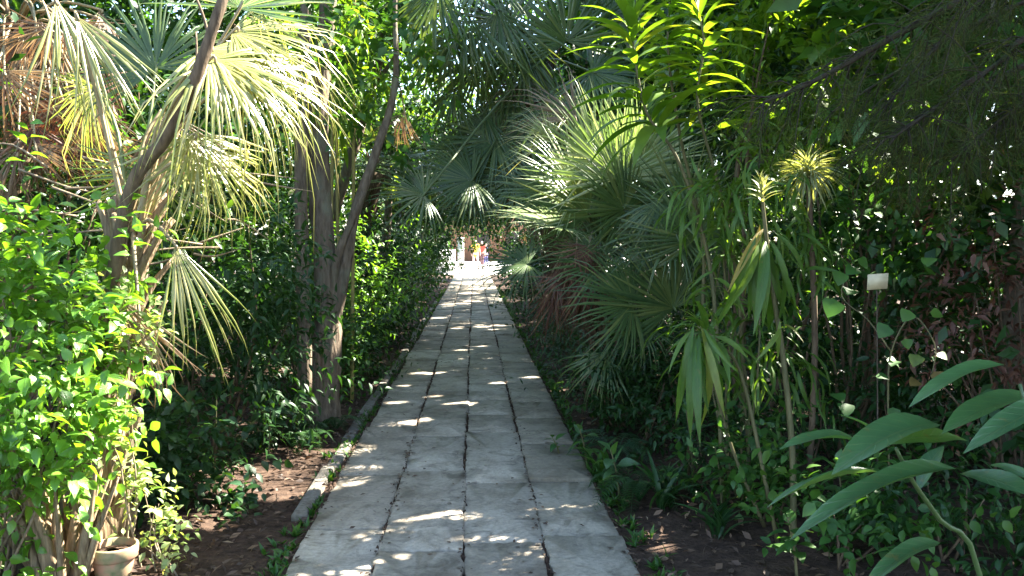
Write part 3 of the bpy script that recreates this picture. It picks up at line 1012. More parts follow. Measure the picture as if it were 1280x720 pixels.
# forked tree
base = np.array((*P(405, 532, 7.55)[:2], 0))
ft = thing('forked_tree', 'grey brown forked tree trunk standing beside the left path edge', 'tree', base)
mb = MB()
tube(mb, [base - (0, 0, .05), P(403, 500, 7.55), P(408, 440, 7.55), P(410, 385, 7.55), P(404, 300, 7.55), P(398, 200, 7.6), P(400, 110, 7.65), P(410, 0, 7.7), P(420, -250, 7.9)],
     [.19, .14, .125, .11, .095, .09, .08, .07, .05], 14, 0, 6, .04)
mb.build('trunk', M['bark'], ft)
mb = MB()
tube(mb, [P(408, 430, 7.55), P(423, 375, 7.5), P(434, 320, 7.5), P(444, 265, 7.5), P(470, 190, 7.6), P(494, 105, 7.8), P(494, 0, 8.0), P(505, -200, 8.3)],
     [.065, .062, .05, .045, .038, .03, .018, .008], 10, 0, 6, .04)
mb.build('limb', M['bark'], ft)
mb = MB()
tube(mb, [P(416, 400, 7.52), P(420, 330, 7.45), P(436, 285, 7.45), P(455, 240, 7.45)], [.04, .035, .03, .022], 8, 0, 5, .04)
mb.build('limb', M['bark'], ft)
mb = MB()
foliage(mb, 'cheap', [(P(420, -280, 8.0), (1.7, 1.5, 1.0)), (P(540, -300, 9.0), (1.5, 1.6, .9)), (P(300, -260, 8.5), (1.3, 1.4, .9)), (P(452, 40, 7.2), (.45, .4, .5)), (P(395, 90, 7.3), (.35, .3, .45)), (P(500, 40, 7.9), (.4, .4, .55)), (P(480, 150, 7.9), (.25, .25, .25))], 7500, .12, twig=.35, droop=.4)
mb.build('crown', M['mid'], ft)

base = np.array((*P(380, 535, 7.35)[:2], 0))
st_ = thing('slim_tree', 'slim straight dark tree trunk just left of the forked trunk', 'tree', base)
mb = MB()
tube(mb, [base - (0, 0, .05), P(381, 480, 7.35), P(379, 360, 7.35), P(376, 240, 7.35), P(378, 120, 7.4), P(384, -60, 7.5), P(380, -250, 7.6)], [.075, .062, .058, .055, .05, .045, .03], 9, 0, 5, .04)
mb.build('trunk', M['bark'], st_)
mb = MB()
foliage(mb, 'cheap', [(P(370, -330, 7.6), (1.2, 1.2, .8))], 1500, .12, twig=.4)
mb.build('crown', M['mid'], st_)

# yellow canes
for i, (px, d, lean, lab) in enumerate([(440, 8.6, 4, 'yellow cane rising right of the forked trunk'), (412, 8.3, 6, 'tall yellow cane behind the tip of the big sunlit frond'),
                                        (425, 8.9, -8, 'thinnest yellow cane standing behind the forked trunk'), (398, 9.2, 10, 'leafy yellow cane furthest back behind the forked trunk')]):
    b = gp(px, d)
    t = thing('yellow_cane', lab, 'cane', b, 'yellow canes behind the forked trunk')
    top = P(px + lean, -120, d)
    mb = MB()
    pts = [b + (top - b) * k / 14 for k in range(15)]
    r = [.02 - .008 * k / 14 for k in range(15)]
    tube(mb, pts, r, 7, 0, 2)
    for k in range(1, 14):
        tube(mb, [pts[k] - (0, 0, .006), pts[k], pts[k] + (0, 0, .006)], [r[k] * .9, r[k] * 1.25, r[k] * .9], 7, 0, 2)
    mb.build('culm', M['cane'], t)
    mb = MB()
    foliage(mb, 'lance', [(P(px + lean * .8, 40, d), (.3, .3, .5)), (P(px, 130, d), (.2, .2, .3))], 240, .2, twig=.3, per=6, droop=.5)
    mb.build('foliage', M['yellow'], t)

# shrubs along the left bank, further down the path
rowL = [
    (-1.75, 9.2, 1.35, .55, 'point', 'mid', .08, 'light green feathery shrub just behind the forked trunk'),
    (-1.35, 8.6, .55, .26, 'ovate', 'mid', .06, 'low speckled light leaf shrub at the base right of the forked trunk'),
    (-1.5, 11.2, 1.25, .58, 'point', 'bright', .085, 'fresh bright green shrub right of the forked trunk over the path edge'),
    (-1.4, 10.0, .5, .38, 'ovate', 'dark', .075, 'low dark shrub below the fresh bright green shrub'),
    (-1.55, 13.6, 1.3, .62, 'cheap', 'dark', .1, 'dark shrub next beyond the fresh bright green shrub'),
    (-1.35, 13.0, .45, .36, 'ovate', 'dark', .08, 'low dark shrub at the feet of the dark roadside shrub on the left'),
    (-1.6, 16.5, 1.4, .7, 'cheap', 'dark', .11, 'tall dark shrub midway along the left path edge'),
    (-1.45, 19.5, 1.0, .6, 'cheap', 'mid', .11, 'lighter shrub past the tall dark shrub on the left edge'),
    (-1.7, 23.5, 1.5, .85, 'cheap', 'dark', .13, 'broad dark shrub far down the left path edge'),
    (-1.5, 28.5, 1.3, .85, 'cheap', 'dark', .14, 'rounded dark shrub before the far white pillar'),
    (-1.65, 34.0, 1.5, 1.0, 'cheap', 'dark', .15, 'last dark shrub on the left before the white pillar'),
    (-2.5, 39.0, 1.5, 1.3, 'cheap', 'dark', .17, 'dark shrub hiding the garden wall left of the white pillar'),
]
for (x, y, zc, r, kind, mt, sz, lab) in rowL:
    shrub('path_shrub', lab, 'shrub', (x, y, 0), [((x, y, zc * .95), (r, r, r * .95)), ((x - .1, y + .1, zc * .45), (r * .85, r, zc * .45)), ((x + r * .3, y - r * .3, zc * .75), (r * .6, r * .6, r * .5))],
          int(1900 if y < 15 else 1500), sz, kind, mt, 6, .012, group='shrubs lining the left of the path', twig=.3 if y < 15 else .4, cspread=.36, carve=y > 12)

# fresh bright shrub spray behind the fork
# ferns by the kerb
def fern(label, b, n, ln, mat='dark'):
    t = thing('fern', label, 'fern', b)
    for i in range(n):
        a = i / n * 2 * PI + rng.normal() * .3
        o_ = np.array((math.cos(a), math.sin(a), 0))
        L_ = ln * rng.uniform(.7, 1.15)
        pts = [b, b + o_ * L_ * .4 + (0, 0, L_ * .45), b + o_ * L_ * .85 + (0, 0, L_ * .4), b + o_ * L_ * 1.1 + (0, 0, L_ * .1)]
        mb = MB()
        tube(mb, pts, [.004, .003, .002, .001], 4)
        p, _ = smooth_path(pts, [1] * 4, 8)
        tg = nrm(np.gradient(p, axis=0))
        k = np.arange(4, len(p))
        for sg in (-1, 1):
            sd = nrm(np.cross(tg[k], (0, 0, 1))) * sg
            sz = L_ * .22 * np.sin(np.linspace(.25, 1, len(k)) * PI * .95) + .01
            place(mb, TL['point'], p[k], sd + tg[k] * .35, np.array([(0, 0, 1.)] * len(k)), sz, .7)
        mb.build('frond', M[mat], t)
    return t


fern('dark fern on the soil beside the left kerb stones', gp(365, 6.6), 9, .3)
fern('smaller fern at the foot of the forked trunk', gp(420, 7.3), 8, .2)
fern('fern among dark ground plants on right soil', gp(800, 5.2), 10, .34)
fern('fern against the path edge below the palm trunk on the right', gp(770, 6.2), 9, .32, 'bluish')

# dry palm behind upper left
base = np.array((-3.3, 6.4, 0))
dp = thing('dry_palm', 'brown withered palm with hanging dead fronds in the upper left corner', 'palm', base)
crown = P(20, 40, 6.3)
palm_trunk(dp, [base, base * .5 + crown * .5, crown], [.16, .13, .11], 60)
for i in range(16):
    a = rng.uniform(0, 2 * PI)
    h = crown + np.array((math.cos(a) * .45 + .15, math.sin(a) * .4 - .1, rng.uniform(-.7, .15)))
    frond(dp, 'dead' if i % 3 else 'deadred', h, (math.cos(a) * .4, math.sin(a) * .3 - .1, -1), (math.cos(a), math.sin(a), .3), rng.uniform(.5, .75), crown, M['drystalk'], .012)

for i in range(20):
    h = P(rng.uniform(-10, 130), rng.uniform(20, 190), rng.uniform(5.1, 5.6))
    frond(dp, 'deadred' if i % 2 else 'dead', h, (rng.normal() * .5, -.1, -1), (rng.normal() * .6, -1, .2), rng.uniform(.3, .5), crown, M['drystalk'], .008)

# dry bare branches lying in the shrub
base = np.array((-2.6, 5.0, 0))
db = thing('dry_branch', 'pale bare dry twigs tangled behind the thin leaning trunk', 'branch', base)
mb = MB()
for i in range(26):
    a = P(rng.uniform(20, 330), rng.uniform(170, 330), rng.uniform(4.9, 5.3))
    e = a + np.array((rng.uniform(.2, .5) * rng.choice([-1, 1]), rng.uniform(-.15, .15), rng.uniform(-.2, .15)))
    tube(mb, [a, (a + e) / 2 + rng.normal(size=3) * .03, e], [.007, .006, .002], 4, 0, 3)
tube(mb, [base, P(150, 480, 5.0), P(190, 300, 5.1), P(230, 200, 5.2)], [.02, .016, .012, .006], 6)
mb.build('twig', M['twig'], db)

# =================================================================== RIGHT BANK
# palm A, beside the path
base = np.array((1.22, 8.2, 0))
pa = thing('fan_palm', 'fan palm with a bright upright sunlit fan on the right path edge', 'palm', base)
crown = P(735, 318, 7.9)
palm_trunk(pa, [base, base * .5 + crown * .5 + (.03, 0, 0), crown], [.12, .1, .1], 70, 'bark2')
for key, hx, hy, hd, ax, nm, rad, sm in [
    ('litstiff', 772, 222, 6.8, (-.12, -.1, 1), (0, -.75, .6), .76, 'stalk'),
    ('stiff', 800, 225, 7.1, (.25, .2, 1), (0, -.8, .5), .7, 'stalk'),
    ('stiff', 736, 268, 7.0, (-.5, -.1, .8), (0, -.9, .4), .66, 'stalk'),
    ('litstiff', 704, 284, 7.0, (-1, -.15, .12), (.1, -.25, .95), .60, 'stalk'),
    ('green', 690, 240, 7.6, (-.8, 0, .5), (0, -.9, .4), .62, 'stalk'),
    ('green', 842, 285, 6.6, (-.75, -.1, -.2), (0, -.7, .7), .62, 'stalk'),
    ('stiff', 855, 262, 6.7, (.2, -.1, 1), (0, -.9, .35), .62, 'stalk'),
    ('stiff', 842, 385, 6.5, (-.4, -.1, .75), (0, -.85, .5), .70, 'stalk'),
    ('green', 815, 345, 6.8, (-.9, -.1, .1), (0, -.6, .8), .62, 'stalk'),
    ('green', 800, 405, 6.6, (-.6, -.2, -.1), (.1, -.4, .9), .55, 'stalk'),
    ('green', 880, 330, 6.9, (.8, 0, .3), (0, -.9, .4), .6, 'stalk'),
    ('green', 660, 330, 8.0, (-.9, 0, -.1), (0, -.5, .8), .6, 'stalk'),
    ('green', 770, 300, 7.4, (.1, 0, .9), (0, -.9, .3), .7, 'stalk'),
    ('ghang', 760, 440, 6.9, (-.4, -.2, -.5), (0, -.6, .7), .5, 'stalk'),
    ('litstiff', 745, 200, 6.9, (-.5, -.1, .85), (0, -.8, .6), .66, 'stalk'),
    ('litstiff', 800, 205, 6.9, (.2, -.1, 1), (-.1, -.8, .6), .66, 'stalk'),
    ('litstiff', 720, 235, 7.1, (-.8, -.1, .55), (0, -.8, .6), .56, 'stalk'),
    ('green', 780, 262, 6.7, (-.3, -.2, .5), (0, -.8, .6), .62, 'stalk'),
    ('green', 750, 330, 6.9, (-.8, -.2, .2), (0, -.7, .7), .6, 'stalk'),
    ('green', 868, 300, 6.4, (-.2, -.1, .8), (0, -.9, .4), .6, 'stalk'),
    ('ghang', 825, 250, 6.5, (-.3, -.3, -.8), (-.2, -.8, .5), .5, 'stalk'),
    ('green', 790, 380, 6.4, (-.7, -.2, .3), (0, -.8, .6), .6, 'stalk'),
    ('dead', 720, 150, 7.4, (-.6, 0, .5), (0, -.9, .4), .55, 'drystalk'),
    ('lit', 688, 175, 7.3, (-.55, 0, .55), (0, -.8, .6), .42, 'drystalk'),
]:
    frond(pa, key, P(hx, hy, hd), np.array(ax), np.array(nm), rad, crown + rng.normal(size=3) * .04, M[sm], .011)
for i in range(12):
    a = rng.uniform(PI * .6, PI * 1.9)
    h = P(rng.uniform(668, 745), rng.uniform(318, 372), rng.uniform(7.5, 8.0))
    frond(pa, 'deadred', h, (math.cos(a) * .5, math.sin(a) * .4, -1), (math.cos(a), math.sin(a) - .3, .3), rng.uniform(.3, .46), crown, M['drystalk'], .009)

for i in range(9):
    h = P(rng.uniform(672, 752), rng.uniform(300, 350), rng.uniform(6.7, 7.1))
    frond(pa, 'deadred', h, (rng.normal() * .5 - .3, -.2, -.8), (rng.normal() * .5, -1, .3), rng.uniform(.24, .36), crown, M['drystalk'], .008)

# palm B, tall, leaning over the path
base = np.array((1.45, 10.6, 0))
pb = thing('fan_palm', 'tall dark fan palm whose blue green fronds arch over the path', 'palm', base)
crown = P(672, 80, 10.2)
palm_trunk(pb, [base, P(700, 320, 10.5), P(668, 200, 10.3), crown], [.2, .16, .15, .14], 90, 'bark2')
for key, hx, hy, hd, ax, nm, rad in [
    ('green', 708, 52, 9.3, (-.2, -.1, 1), (0, -.95, .3), 1.0), ('green', 640, 30, 9.4, (-.7, -.1, .2), (0, -.8, .6), .95),
    ('ghang', 622, 12, 9.0, (0, -.2, -1), (-.3, -.9, .1), .95), ('ghang', 585, 20, 8.9, (-.25, -.2, -1), (-.3, -.9, .2), .9),
    ('ghang', 548, -15, 8.8, (-.35, -.1, -.9), (-.3, -.8, .3), .95), ('ghang', 655, 60, 9.4, (-.2, -.1, -1), (-.2, -.9, .2), .9),
    ('green', 600, -20, 9.2, (-.8, -.2, -.3), (-.2, -.6, .8), 1.0), ('green', 740, 90, 9.2, (.7, -.2, -.2), (.2, -.7, .6), .9),
    ('green', 700, 120, 9.4, (-.4, -.2, -.6), (0, -.8, .5), .85), ('ghang', 640, 120, 9.6, (-.2, -.1, -1), (-.3, -.9, .2), .9),
    ('green', 530, 243, 7.9, (-.5, -.2, .1), (0, -.75, .65), .58), ('green', 590, 225, 9.0, (-.7, -.2, -.1), (-.1, -.8, .6), .75),
    ('green', 620, 175, 9.4, (-.7, -.1, -.2), (-.1, -.85, .5), .8), ('green', 645, 220, 9.3, (-.6, -.1, -.4), (-.1, -.9, .4), .75),
    ('ghang', 605, 140, 9.5, (-.3, -.1, -.9), (-.4, -.8, .2), .8), ('ghang', 570, 110, 9.6, (-.3, -.1, -.9), (-.4, -.8, .2), .65),
    ('ghang', 560, 40, 9.2, (-.2, -.2, -1), (-.2, -.9, .2), .8), ('ghang', 600, 70, 9.8, (-.1, -.1, -1), (.2, -.9, .2), .85), ('ghang', 530, 5, 9.6, (-.2, 0, -1), (-.4, -.8, .2), .7),
    ('ghang', 625, 200, 9.7, (-.3, -.1, -.9), (-.2, -.9, .2), .75), ('green', 580, 190, 9.8, (-.7, -.1, -.4), (0, -.8, .5), .7), ('ghang', 650, 160, 9.5, (-.1, -.1, -1), (0, -1, .2), .85),
    ('green', 560, -30, 9.4, (-.8, -.1, -.1), (0, -.7, .7), .9), ('green', 600, 255, 9.9, (-.7, -.1, -.1), (0, -.7, .6), .6), ('ghang', 680, 180, 9.6, (.1, -.1, -1), (.2, -1, .2), .8),
    ('green', 760, 20, 9.6, (.6, 0, .6), (0, -.9, .4), .95), ('green', 690, -30, 9.6, (.1, 0, 1), (0, -.9, .3), .95),
]:
    frond(pb, key, P(hx, hy, hd), np.array(ax), np.array(nm), rad, crown + rng.normal(size=3) * .06, M['stalk'], .013, .05)
for hx, hy in [(655, 105), (640, 130), (690, 100), (665, 95), (700, 130), (615, 115), (680, 150), (650, 190), (668, 230), (700, 200)]:
    frond(pb, 'dead', P(hx, hy, 9.9 + rng.uniform(-.4, .3)), (rng.normal() * .3 - .1, -.2, -1), (rng.normal() * .6, -1, .2), rng.uniform(.55, .8), crown, M['drystalk'], .012, .05)

# palm further along the left leaning in
base = np.array((-2.2, 14.5, 0))
pc = thing('fan_palm', 'dark shaded fan palm on the left further along the path', 'palm', base)
crown = P(470, 215, 14.3)
palm_trunk(pc, [base, base * .5 + crown * .5, crown], [.17, .15, .13], 50, 'bark2')
for i in range(17):
    a = i * 2.4
    e = rng.uniform(-.5, .8)
    h = crown + np.array((math.cos(a) * .8, math.sin(a) * .8, .55 * e))
    frond(pc, 'green' if e > -.1 else 'ghang', h, (math.cos(a), math.sin(a), e * .7 - .2), (-.3 * math.cos(a), -.3 * math.sin(a) - .2, 1), rng.uniform(.65, .85), crown, M['stalk'], .012)
h0 = P(500, 160, 8.6)
dfan = frond(ft, 'dead', P(505, 140, 8.1), (-.35, -.1, -1), (-.4, -.9, .1), .42, P(490, 100, 7.9), M['drystalk'], .008)
dfan.name = 'snagged_frond'

# lance-leaved tall plants
def lance_plant(label, pts, leaves, lsize, lo, mat='lance', droop=.5, spread=.9, r=.011, kind='lance', stem='stemg', group=None, extra=None):
    t = seedling('lance_leaf_plant', label, 'plant', pts, leaves, lsize, kind, mat, spread, droop, stem, r, lo=lo, base=np.array((pts[0][0], pts[0][1], pts[0][2])))
    if group: t['group'] = group
    return t


g1 = gp(905, 5.0)
lance_plant('tall plant with glowing yellow green lance leaves against the top edge', [g1, P(895, 400, 5.0), P(878, 290, 5.0), P(845, 195, 4.95), P(808, 140, 4.9), P(792, 60, 4.9), P(788, 15, 4.9)], 52, .42, .58, 'yellow', .15, 1.0)
g2 = gp(930, 5.3)
lance_plant('second glowing lance leaf plant right of the tallest one', [g2, P(925, 380, 5.3), P(900, 240, 5.25), P(872, 130, 5.2), P(880, 50, 5.2), P(862, -20, 5.2)], 52, .36, .52, 'yellow', .2, 1.0)
g3 = gp(860, 5.6)
lance_plant('slender lance leaf plant with leaves hanging over the upright sunlit fan', [g3, P(880, 330, 5.6), P(850, 170, 5.5), P(835, 60, 5.4), P(840, -30, 5.4)], 44, .34, .62, 'yellow', .2, 1.0)
g4 = gp(995, 4.3)
t5 = lance_plant('tall stem with pale top rosette and long drooping leaves, before the dark thicket', [g4, P(990, 560, 4.3), P(978, 440, 4.28), P(964, 350, 4.25), P(955, 270, 4.22), P(951, 225, 4.2)], 30, .14, .86, 'silver', .3, 1.1, .014)
mb = MB()
hang = [((952, 290), (925, 375), .9), ((950, 300), (935, 392), .35), ((957, 300), (948, 398), .2), ((960, 305), (965, 415), .3), ((965, 300), (985, 405), .25), ((955, 285), (915, 350), 1.0),
        ((962, 310), (978, 390), .4), ((950, 280), (932, 340), 1.0), ((966, 325), (1000, 380), .3), ((975, 400), (972, 448), .9), ((978, 405), (1003, 420), .95), ((976, 410), (952, 445), .9), ((945, 295), (905, 400), .5), ((948, 300), (918, 385), .7), ((955, 300), (942, 410), .3), ((958, 310), (956, 400), .5), ((962, 300), (992, 370), .4), ((950, 290), (928, 360), .95), ((968, 290), (1015, 350), .2)]
for (a, b, v) in hang:
    p0 = P(*a, 4.23 + rng.normal() * .03); p1 = P(*b, 4.18 + rng.normal() * .06)
    L_ = np.linalg.norm(p1 - p0) * 1.1
    place(mb, TL['lance'], p0[None], (p1 - p0)[None], np.array([(rng.normal() * .4, -1, .5)]), L_, .62, np.array([v]))
mb.build('drooping_leaf', M['lance'], t5)
# neighbours
for (px, d, pts, lab, n_) in [
    (975, 4.35, [(930, 480), (900, 430), (872, 408)], 'lance leaf plant bending left with a drooping leaf tuft above the dark soil', 24),
    (958, 4.6, [(915, 560), (890, 470), (882, 430)], 'lance leaf plant leaning left behind the drooping leaf tuft', 18),
    (940, 5.2, [(930, 500), (905, 330), (915, 240)], 'lance leaf plant with long stem between dark palm fans and rosette stem', 24),
]:
    b = gp(px, d)
    tl = lance_plant(lab, [b] + [P(x, y, d - .05 * i) for i, (x, y) in enumerate(pts)], n_, .27, .7, 'lance', .75, .8, .009)
    if px == 975:
        mb = MB()
        for (tx, ty) in [(845, 520), (860, 535), (880, 505), (902, 472), (836, 455), (890, 525), (915, 462), (850, 490), (872, 540), (905, 510)]:
            p0 = P(872 + (tx - 872) * .2, 408 + rng.uniform(-4, 14), 4.2); p1 = P(tx, ty, 4.1 + rng.normal() * .06)
            place(mb, TL['lance'], p0[None], (p1 - p0)[None], np.array([(rng.normal() * .5, -1, .5)]), np.linalg.norm(p1 - p0) * 1.1, .55, rng.random(1))
        mb.build('drooping_leaf', M['lance'], tl)

shrub('arching_plant', 'thin leaved grassy plant arching between the glowing lance leaves and the pale tuft', 'plant', gp(925, 5.1),
      [(P(912, 215, 5.0), (.2, .2, .28)), (P(890, 300, 5.1), (.2, .2, .25)), (P(985, 285, 5.1), (.15, .15, .2)), (P(925, 400, 5.0), (.2, .2, .25))], 620, .24, 'strap', 'lance', 5, .006,
      twig=.25, droop=.5, per=5, stem_mat='stemg')

# pale spiky tuft
b = gp(1012, 5.0)
tf = thing('spiky_tuft', 'pale spiky sunlit rosette of thin leaves right of the glowing lance plants', 'plant', b)
c = P(1010, 222, 4.95)
mb = MB(); tube(mb, [b, (b + c) / 2 + (.04, 0, 0), c], [.02, .018, .016], 7); mb.build('stem', M['bark2'], tf)
mb = MB()
n_ = 260
d = rdir(n_); d[:, 2] = d[:, 2] * .8 + .25
place(mb, TL['strap'], np.repeat(c[None], n_, 0), d, np.array((0, 0, 1)) + rng.normal(size=(n_, 3)) * .2, .22 * rng.uniform(.6, 1.1, n_), .5)
mb.build('foliage', M['silver'], tf)
# pine overhead on the right
base = np.array((3.1, 2.9, 0))
pt = thing('pine_tree', 'dark pine with drooping needle branches hanging into the upper right', 'tree', base)
mb = MB()
tube(mb, [base, (3.05, 2.9, 2.5), (2.95, 2.9, 5), (3.0, 2.8, 9)], [.2, .17, .14, .05], 12, 0, 5, .04)
mb.build('trunk', M['bark'], pt)
nb = MB()
branches = [
    ([(2.98, 2.9, 3.2), P(1290, -50, 2.6), P(1200, 0, 2.55), P(1100, 55, 2.5), P(1020, 100, 2.45), P(955, 128, 2.4)], .016),
    ([(3.0, 2.9, 2.6), P(1330, 60, 2.8), P(1230, 110, 2.8), P(1150, 150, 2.75), P(1085, 185, 2.7)], .014),
    ([(3.0, 2.9, 2.3), P(1380, 90, 2.7), P(1280, 130, 2.7), P(1190, 200, 2.65)], .012),
    ([(2.98, 2.9, 3.4), P(1350, -80, 2.9), P(1240, -10, 2.9), P(1160, 70, 2.85), P(1110, 130, 2.8)], .012),
    ([(3.0, 2.9, 2.5), P(1340, 90, 3.0), P(1250, 160, 3.0), P(1180, 180, 2.95), P(1120, 200, 2.9)], .011),
    ([(3.0, 2.9, 2.7), P(1320, 30, 2.6), P(1260, 70, 2.6), P(1190, 120, 2.55), P(1120, 170, 2.5)], .012),
    ([(2.98, 2.9, 2.9), P(1330, -20, 3.1), P(1220, 30, 3.1), P(1120, 90, 3.1), P(1040, 140, 3.0)], .012),
]
for bi, (pts, r) in enumerate(branches):
    mb = MB()
    tube(mb, pts, np.linspace(r, r * .3, len(pts)), 7, 0, 6)
    p, _ = smooth_path(pts, [1] * len(pts), 14)
    tg = nrm(np.gradient(p, axis=0))
    nodes = np.linspace(len(p) * .3, len(p) - 1, 19).astype(int)
    for k in nodes:
        fr = (k / len(p))
        for q in range(3):
            dv = nrm(tg[k] * .8 + rng.normal(size=3) * .5 + np.array((0, 0, -.25)))
            L_ = rng.uniform(.10, .34) * (1.15 - .5 * fr)
            e = p[k] + dv * L_
            e[2] -= L_ * .16
            mid_ = (p[k] + e) / 2 + np.array((0, 0, .12 * L_))
            tube(mb, [p[k], mid_, e], [.0022, .0017, .001], 4, 0, 3)
            m_ = int(185 * L_)
            s_ = (.25 + .75 * rng.random(m_))[:, None]
            pos = p[k] * (1 - s_) ** 2 + 2 * mid_ * s_ * (1 - s_) + e * s_ ** 2
            nd = rdir(m_) * .75 + nrm(e - p[k]) * .7 + np.array((0, 0, -.1))
            place(nb, TL['needle'], pos, nd, rdir(m_), rng.uniform(.05, .095, m_), rng.uniform(.8, 1.3, m_))
    mb.build('branch', M['darkbark'], pt)
nb.build('needles', M['needle'], pt)
mb = MB()
vols = [((2.2, 3.4, 5.2), (1.5, 1.5, .7)), ((3.6, 3.2, 6.3), (1.8, 1.7, .9)), ((2.8, 2.4, 7.6), (1.5, 1.4, .9)), ((2.0, 4.6, 4.6), (1.1, 1.1, .5))]
for c, r in vols:
    n_ = 9000
    pos = np.asarray(c) + rdir(n_) * (rng.random(n_) ** .4)[:, None] * np.asarray(r)
    kq = keep_mask(pos)
    pos = pos[kq]
    place(mb, TL['needle'], pos, rdir(len(pos)), rdir(len(pos)), rng.uniform(.12, .2, len(pos)), 2.2)
mb.build('crown', M['needle'], pt)

# shrubs and saplings behind on the right
shrub('background_shrub', 'sunlit yellow green broad leaf shrub behind the pine branch', 'shrub', (2.9, 6.4, 0),
      [(P(1090, 130, 6.0), (.5, .4, .4)), (P(1180, 150, 6.0), (.45, .4, .4)), (P(1150, 40, 6.1), (.5, .4, .35)), (P(1230, 90, 6.0), (.4, .4, .4)), (P(1010, 40, 6.2), (.4, .4, .35))], 2600, .12, 'ovate', 'yellow', 9, .012, twig=.28, droop=.35)
shrub('background_shrub', 'yellow green leafy top behind the glowing lance leaf plants', 'shrub', (2.1, 6.6, 0),
      [(P(920, 20, 6.2), (.5, .4, .4)), (P(950, 110, 6.2), (.4, .35, .4)), (P(1000, 170, 6.0), (.4, .35, .3))], 2300, .1, 'point', 'yellow', 7, .012, twig=.28, droop=.3)
shrub('background_shrub', 'mid green shrub hanging behind the pale spiky tuft', 'shrub', (2.5, 5.9, 0),
      [(P(1010, 300, 5.7), (.35, .35, .4)), (P(1080, 320, 5.6), (.4, .35, .25)), (P(1160, 280, 5.7), (.5, .4, .3))], 1100, .085, 'ovate', 'mid', 7, .01, twig=.28, droop=.3)
shrub('background_shrub', 'brown leaved dry shrub at the right edge above the foreground leaves', 'shrub', (3.2, 5.0, 0),
      [(P(1220, 330, 5.0), (.4, .4, .35)), (P(1260, 400, 5.0), (.4, .4, .4)), (P(1180, 440, 5.1), (.4, .4, .3))], 1100, .07, 'point', 'deadred', 9, .008, twig=.3, droop=.4)

# vine with heart-shaped leaves
b = gp(1120, 4.3)
vn = thing('climbing_vine', 'thin climbing vine with scattered light green heart shaped leaves under the cream label', 'vine', b)
mb = MB()
pts = [b, P(1112, 600, 4.3), P(1110, 500, 4.28), P(1114, 440, 4.25), P(1140, 395, 4.22), P(1168, 430, 4.2), P(1165, 470, 4.2)]
tube(mb, pts, [.006, .005, .005, .004, .004, .003, .002], 6)
tube(mb, [P(1114, 440, 4.25), P(1085, 400, 4.3), P(1052, 370, 4.35), P(1065, 330, 4.4)], [.004, .003, .003, .002], 5)
mb.build('stem', M['stemg'], vn)
mb = MB()
for (x, y, s_, v) in [(1140, 385, .09, .8), (1158, 390, .08, .9), (1112, 402, .1, .5), (1150, 440, .09, .95), (1165, 460, .09, 1), (1168, 440, .07, .9), (1105, 445, .09, .4), (1120, 450, .08, .5),
                      (1045, 368, .13, .4), (1066, 362, .1, .5), (1075, 335, .1, .6), (1050, 335, .1, .7), (1068, 320, .09, .7), (1165, 320, .09, .8), (1160, 345, .09, .6), (1040, 490, .1, .3), (1055, 500, .1, .3),
                      (1115, 505, .08, .4), (1090, 470, .08, .3), (1150, 475, .08, 1), (1170, 475, .07, .9), (1130, 420, .07, .7)]:
    p0 = P(x, y, 4.25 + rng.normal() * .06)
    place(mb, TL['heart'], p0[None], np.array([(rng.normal() * .6, -.4, -.5 + rng.normal() * .4)]), np.array([(rng.normal() * .3, -.6, .8)]), s_, 1, np.array([v]))
mb.build('foliage', M['mid'], vn)

# cream plant label
b = gp(1100, 4.55)
pl = thing('plant_label', 'small blank cream rectangular plant label in the dark right thicket', 'plant label', b)
c = P(1097, 352, 4.5)
mb = MB(); tube(mb, [b, (b + c) / 2, c + (0, .012, .02)], [.004, .0035, .003], 6); mb.build('stake', M['wood'], pl)
mb = MB()
w, h, th = .054, .041, .004
V = np.array([(sx * w, sy * th, sz * h) for sy in (-.5, .5) for sx, sz in ((-1, -1), (1, -1), (1, 1), (-1, 1))])
an = R_(4)
V = np.stack([V[:, 0] * math.cos(an) - V[:, 2] * math.sin(an), V[:, 1] - V[:, 2] * .25, V[:, 0] * math.sin(an) + V[:, 2] * math.cos(an)], 1) + c
mb.add(V, [(0, 1, 2), (0, 2, 3), (4, 6, 5), (4, 7, 6), (0, 4, 5), (0, 5, 1), (1, 5, 6), (1, 6, 2), (2, 6, 7), (2, 7, 3), (3, 7, 4), (3, 4, 0)], np.zeros((8, 3)) + .5)
mb.build('tag', M['tag'], pl, smooth=False)

